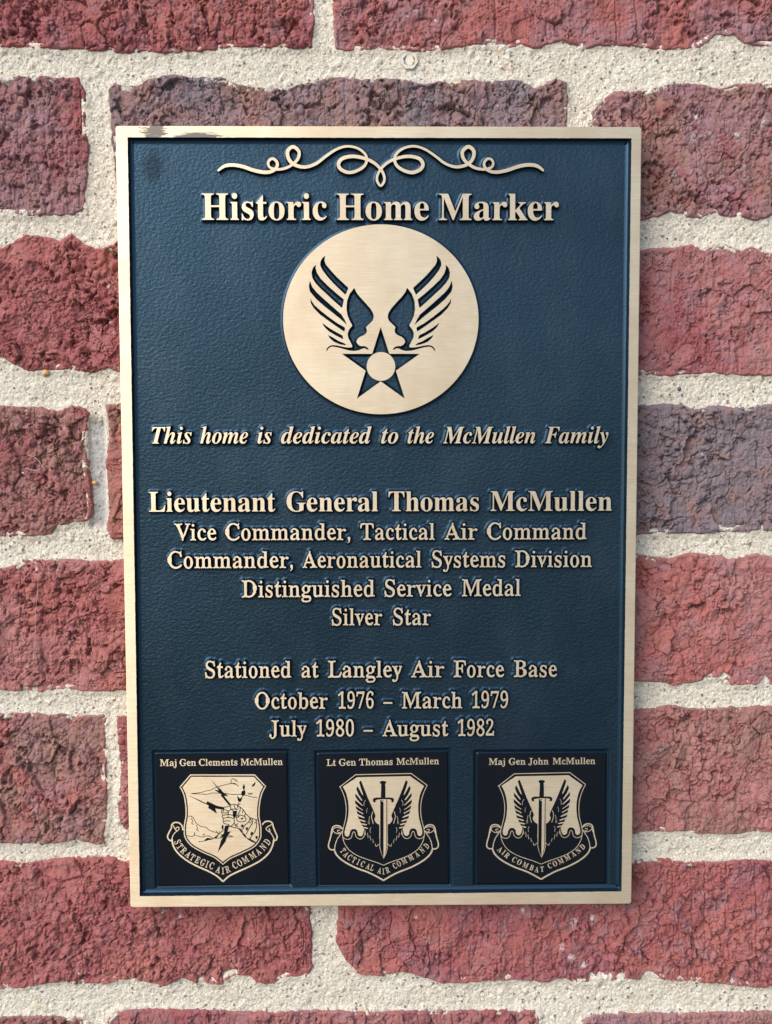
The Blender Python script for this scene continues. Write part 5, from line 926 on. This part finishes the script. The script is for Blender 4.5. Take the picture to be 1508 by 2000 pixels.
def shield_fist(tile):
    f = A7
    outer = f([(552,303),(1080,303),(1172,400)]); rs = spline(f([(1172,400),(1140,465),(1122,550),(1118,640),(1128,700),(1134,760),(1128,830),(1080,895),(990,945),(900,985),(860,1010),(820,1042)]), 5)
    ls = spline(f([(820,1042),(780,1010),(740,982),(650,942),(560,890),(508,825),(498,760),(502,700),(513,640),(510,550),(495,470),(465,405)]), 5)
    loop = np.concatenate([outer[:2], rs, ls[1:]])
    sh = slab('shield', [loop], Z1, .12, BRASS, tile)
    def inset(c, d):
        c = resample(c, .5); n = out_normals([c])[0]; return c - n * d
    items = []
    c = inset(loop, 14.5 * MM7); V, F = strip(c, 10 * MM7, Z2, .08, True)
    items.append((V, F))
    def line(pts, w=4.6, sm=True): 
        q = spline(f(pts), 5) if sm else f(pts)
        items.append(strip(q, w * MM7, Z2 + .002 * len(items), .08))
    for pts in ([(560,460),(640,450),(690,436),(720,430),(755,412),(790,400),(860,382),(905,376),(930,384),(945,402)], [(560,461),(630,463),(690,465),(730,455),(800,457),(850,460),(910,468),(960,465),(1020,478),(1060,488),(1102,491)],
                [(910,335),(890,345),(885,362),(895,376),(925,384)], [(905,345),(925,350),(940,362)], [(920,340),(930,360)], [(1022,452),(1032,466),(1040,454),(1046,468),(1054,456),(1062,468)],
                [(538,645),(560,645),(578,660),(590,685),(605,705),(640,728),(680,735),(705,757),(740,772),(780,778)], [(560,660),(572,690),(562,700),(580,712)], [(600,715),(612,745),(604,752),(620,768)],
                [(515,800),(545,808),(575,808),(590,798),(610,805),(650,814),(700,805),(735,822),(770,825),(820,818),(900,811),(850,800),(800,798)], [(580,805),(590,775)], [(655,790),(662,800),(668,788)], [(765,765),(780,790),(795,768)],
                [(620,853),(660,848),(700,838),(735,830),(770,805),(805,775),(838,745)],
                [(940,552),(955,520),(972,490),(985,460),(990,420),(992,392)], [(940,552),(965,545)]): line(pts)
    # fist and sleeve
    for pts in ([(812,592),(830,572),(865,565),(895,550),(925,550),(960,570),(985,592),(1005,622),(1040,655),(1075,668),(1102,676)],
                [(812,592),(806,610),(816,628),(814,650),(822,665),(820,685),(830,705),(865,712),(875,728),(910,736),(945,745),(975,780),(1010,820),(1050,848),(1085,860)],
                [(818,605),(830,592),(850,596),(862,604),(850,616),(828,618),(818,605)], [(822,640),(850,630),(880,632),(902,640)], [(822,664),(850,656),(885,656),(905,664)], [(826,688),(850,682),(880,684)],
                [(862,604),(885,590),(905,586),(935,590)], [(880,562),(885,585),(905,600)], [(912,552),(915,575),(940,590)], [(935,555),(945,580)], [(860,600),(866,630)], [(858,632),(862,656)], [(905,640),(912,680),(905,710),(880,728)],
                [(930,640),(960,635),(1000,650),(1005,680),(975,690),(940,685),(930,660),(930,640)], [(960,570),(958,600),(940,630)], [(985,592),(978,620)], [(1005,622),(990,650)], [(1040,655),(1030,690),(1000,715),(985,745),(960,765)],
                [(1060,668),(1060,700),(1035,740),(1010,790)], [(1088,674),(1095,720),(1080,770),(1050,810),(1040,842)], [(1045,660),(1052,690)], [(1025,690),(1050,700)], [(1075,700),(1092,696)], [(910,700),(925,715),(940,705)], [(915,720),(945,728)]): line(pts, 5.6)
    join_strips('fist_drawing', items, BLACK, tile)
    def dark(name, pts): slab(name, [f(pts)], Z3, .12, BLACK, tile)
    dark('lightning_bolt', [(725,345),(775,405),(806,428),(816,446),(862,476),(828,479),(887,553),(868,555),(800,472),(812,470),(748,428),(786,434)])
    dark('lightning_bolt', [(538,473),(685,540),(690,521),(765,558),(830,572),(828,592),(755,580),(770,623),(700,577),(703,556),(640,528)])
    dark('lightning_bolt', [(835,725),(872,715),(856,773),(884,768),(852,812),(840,850),(778,938),(803,845),(822,812),(797,816),(828,780)])
    for q in ([(990,380),(1000,405),(991,435),(979,408)], [(975,440),(1000,432),(1004,458),(988,480),(966,466)], [(935,475),(955,500),(977,493),(965,528),(943,520)], [(1085,362),(1082,385),(1064,405),(1055,393)],
              [(812,715),(826,725),(820,755),(808,745)], [(665,842),(692,820),(737,830),(700,840)], [(735,830),(760,808),(782,800),(768,820)]): dark('laurel_leaf', q)
    for q in ([(900,602),(935,600),(930,630),(918,662),(900,640)], [(935,650),(952,640),(955,648),(940,658)], [(965,662),(985,655),(985,665),(968,672)], [(945,748),(958,742),(985,775),(975,780)], [(978,790),(990,782),(1010,808),(998,816)], [(965,715),(985,712),(988,732),(972,738)], [(1010,735),(1025,738),(1020,760),(1004,755)],
              [(1048,775),(1066,775),(1060,800),(1044,796)], [(1088,805),(1106,810),(1100,832),(1084,826)], [(1020,826),(1036,826),(1088,856),(1084,864),(1050,852)]): dark('sleeve_mark', q)
    # banner outline
    it = []
    def gold(pts, w, sm=True): it.append(strip(spline(f(pts), 6) if sm else f(pts), w * MM7, Z1 + .003 * len(it), .12))
    gold([(402,830),(412,885),(450,945),(520,1005),(610,1055),(700,1095),(770,1135),(820,1180)], 13); gold([(820,1180),(870,1135),(950,1095),(1040,1055),(1130,1005),(1195,945),(1225,885),(1237,830)], 13)
    gold([(402,845),(380,840),(366,812),(380,775),(398,740),(402,712),(425,697),(460,700),(485,725),(492,760)], 11); gold([(1237,845),(1256,838),(1262,810),(1248,775),(1232,735),(1222,700),(1195,686),(1162,692),(1140,715)], 11)
    gold([(402,830),(412,800),(432,775),(455,758),(460,738),(445,735),(432,750),(440,765)], 7); gold([(410,715),(425,745),(440,765)], 7); gold([(1237,830),(1222,800),(1200,772),(1180,760),(1172,745),(1185,732),(1215,715),(1222,705)], 7); gold([(1195,745),(1205,765),(1190,772)], 7)
    join_strips('banner', it, BRASS, tile)
shield_fist(tiles[0])

def shield_sword(tile, shift):
    def f(pts, mirror=False):
        p = np.asarray(pts, float)
        if mirror: p = np.column_stack([1498 - p[:, 0], p[:, 1] + (p[:, 0] - 749) * .018])
        return A8(p) + shift
    it = []
    def gold(pts, w, mirror=None, sm=True):
        for mm in ((False, True) if mirror else (False,)):
            q = f(pts, mm); it.append(strip(spline(q, 6) if sm else q, w * MM8, Z1 + .003 * len(it), .12))
    # thin shield outline
    gold([(475,367),(1022,355)], 7, sm=False); gold([(317,490),(475,367)], 7, sm=False); gold([(1022,355),(1180,472)], 7, sm=False)
    gold([(1178,472),(1148,535),(1124,610),(1114,700),(1121,790),(1140,870),(1151,930),(1146,985),(1128,1040),(1080,1105),(1000,1158),(900,1198),(820,1225),(750,1255)], 6, True)
    join_strips('shield_outline', it, BRASS, tile); it = []
    # gold ground with its wavy lower edge
    side = spline(f([(1148,478),(1116,540),(1096,620),(1090,700),(1098,790),(1116,860),(1130,920),(1127,955)]), 5)
    wave = spline(f([(1127,955),(1105,968),(1085,955),(1077,920),(1058,897),(1022,897),(1004,920),(998,952),(975,967),(952,952),(940,905)]), 5)
    sideL = spline(f([(1148,478),(1116,540),(1096,620),(1090,700),(1098,790),(1116,860),(1130,920),(1127,955)], True), 5)
    waveL = spline(f([(1127,955),(1105,968),(1085,955),(1077,920),(1058,897),(1022,897),(1004,920),(998,952),(975,967),(952,952),(940,905)], True), 5)
    loop = np.concatenate([f([(490,392),(1010,381)]), side, wave[1:], f([(790,1000),(712,1000)]), waveL[::-1], sideL[::-1][1:]])
    slab('shield', [loop], Z1, .12, BRASS, tile)
    gold([(1147,970),(1125,990),(1090,994),(1064,975),(1052,935),(1040,922),(1028,935),(1018,970),(990,992),(960,990),(938,965),(930,925)], 5.5, True)
    # outlined wing tips
    gold([(930,912),(925,958),(905,935),(900,985),(882,962),(874,1010),(856,985),(848,1035),(832,1008),(826,1066),(818,1070),(790,1045)], 5, True, False)
    # banner
    gold([(1232,1095),(1205,1150),(1135,1212),(1020,1275),(900,1322),(815,1365),(749,1404)], 15, True)
    gold([(1150,895),(1172,868),(1210,858),(1245,872),(1258,912),(1268,970),(1286,1035),(1286,1072),(1262,1094),(1228,1092)], 12, True)
    gold([(1228,1098),(1222,1045),(1202,990),(1175,950),(1156,915)], 7.5, True); gold([(1156,925),(1180,938),(1220,930),(1245,905),(1235,885),(1200,876),(1165,886)], 6.5, True); gold([(1175,905),(1200,905),(1190,930),(1172,922)], 6, True); gold([(1245,910),(1256,940)], 6, True)
    join_strips('banner', it, BRASS, tile); it = []
    # wings
    wing = [(970,418),(988,436),(972,490),(946,566),(958,560),(1003,474),(1016,502),(992,560),(956,612),(964,618),(1024,545),(1025,578),(990,625),(950,664),(958,668),(1027,610),(1026,642),(990,680),(948,710),(956,712),(1023,668),(1014,702),(980,724),(944,744),(954,750),(1012,716),(1003,748),(965,765),(932,784),(942,790),(1002,768),(992,796),(955,806),(920,820),(932,828),(982,812),(972,838),(940,843),(908,852),(918,862),(964,852),(950,874),(925,878),(898,886),(910,896),(945,884),(932,908),(905,930),(870,975),(840,1020),(818,1062),(790,1040),(788,858),(812,846),(832,822),(838,798),(828,778),(828,762),(850,708),(900,596)]
    for mm in (False, True): slab('wing', [f(wing, mm)], Z2, .1, BLACK, tile)
    for pts, w in (([(853,725),(865,765),(862,800),(848,845)], 6), ([(882,770),(890,800),(886,850)], 3.5), ([(925,612),(940,640),(938,670)], 3.5), ([(870,880),(882,905),(874,935)], 3.5), ([(905,690),(915,715),(912,740)], 2.5), ([(900,820),(896,850)], 2.5)):
        for mm in (False, True): it.append(strip(spline(f(pts, mm), 5), w * MM8, Z3 + .003 * len(it), .1))
    join_strips('feather_line', it, BRASS, tile); it = []
    # sword
    th = np.linspace(0, 2 * math.pi, 20, endpoint=False)
    slab('pommel', [f(np.column_stack([745 + 32 * np.cos(th), 442 + 15 * np.sin(th)]))], Z3, .12, BLACK, tile)
    slab('grip', [f([(727,452),(764,452),(768,500),(768,590),(723,590),(726,520)])], Z3 - .005, .12, BLACK, tile)
    slab('guard', [f([(645,612),(652,598),(680,590),(735,591),(765,591),(820,590),(845,597),(853,612),(848,630),(836,637),(824,630),(832,618),(812,607),(760,606),(740,606),(690,610),(668,618),(674,630),(664,638),(650,632)])], Z3 + .008, .12, BLACK, tile)
    slab('blade', [f([(713,612),(790,610),(791,1080),(776,1140),(751,1190),(728,1140),(711,1080)])], Z3 - .012, .14, BRASS, tile)
    slab('blade_black_half', [f([(718,614),(750,614),(750,1182),(731,1138),(716,1078)])], Z3 - .002, .05, BLACK, tile)  # left half of the blade, drawn black in the emblem
    slab('blade_edge', [f([(778,610),(785,610),(786,1078),(770,1136),(760,1158),(778,1080)])], Z3 - .003, .05, BLACK, tile)
    slab('blade_mark', [f([(728,622),(758,640),(772,618),(764,616),(752,628),(736,616)])], Z3 + .004, .05, BRASS, tile)
shield_sword(tiles[1], np.zeros(2))
sh3 = at([(900 + 661 / 4.189, 1440 + 1166 / 4.189)], TW)[0] - A8([(749, 1410)])[0]
sh3[0] = (A9([(437, 297)])[0][0] + A9([(893, 295)])[0][0]) / 2 - (A8([(475, 367)])[0][0] + A8([(1022, 355)])[0][0]) / 2
shield_sword(tiles[2], sh3)
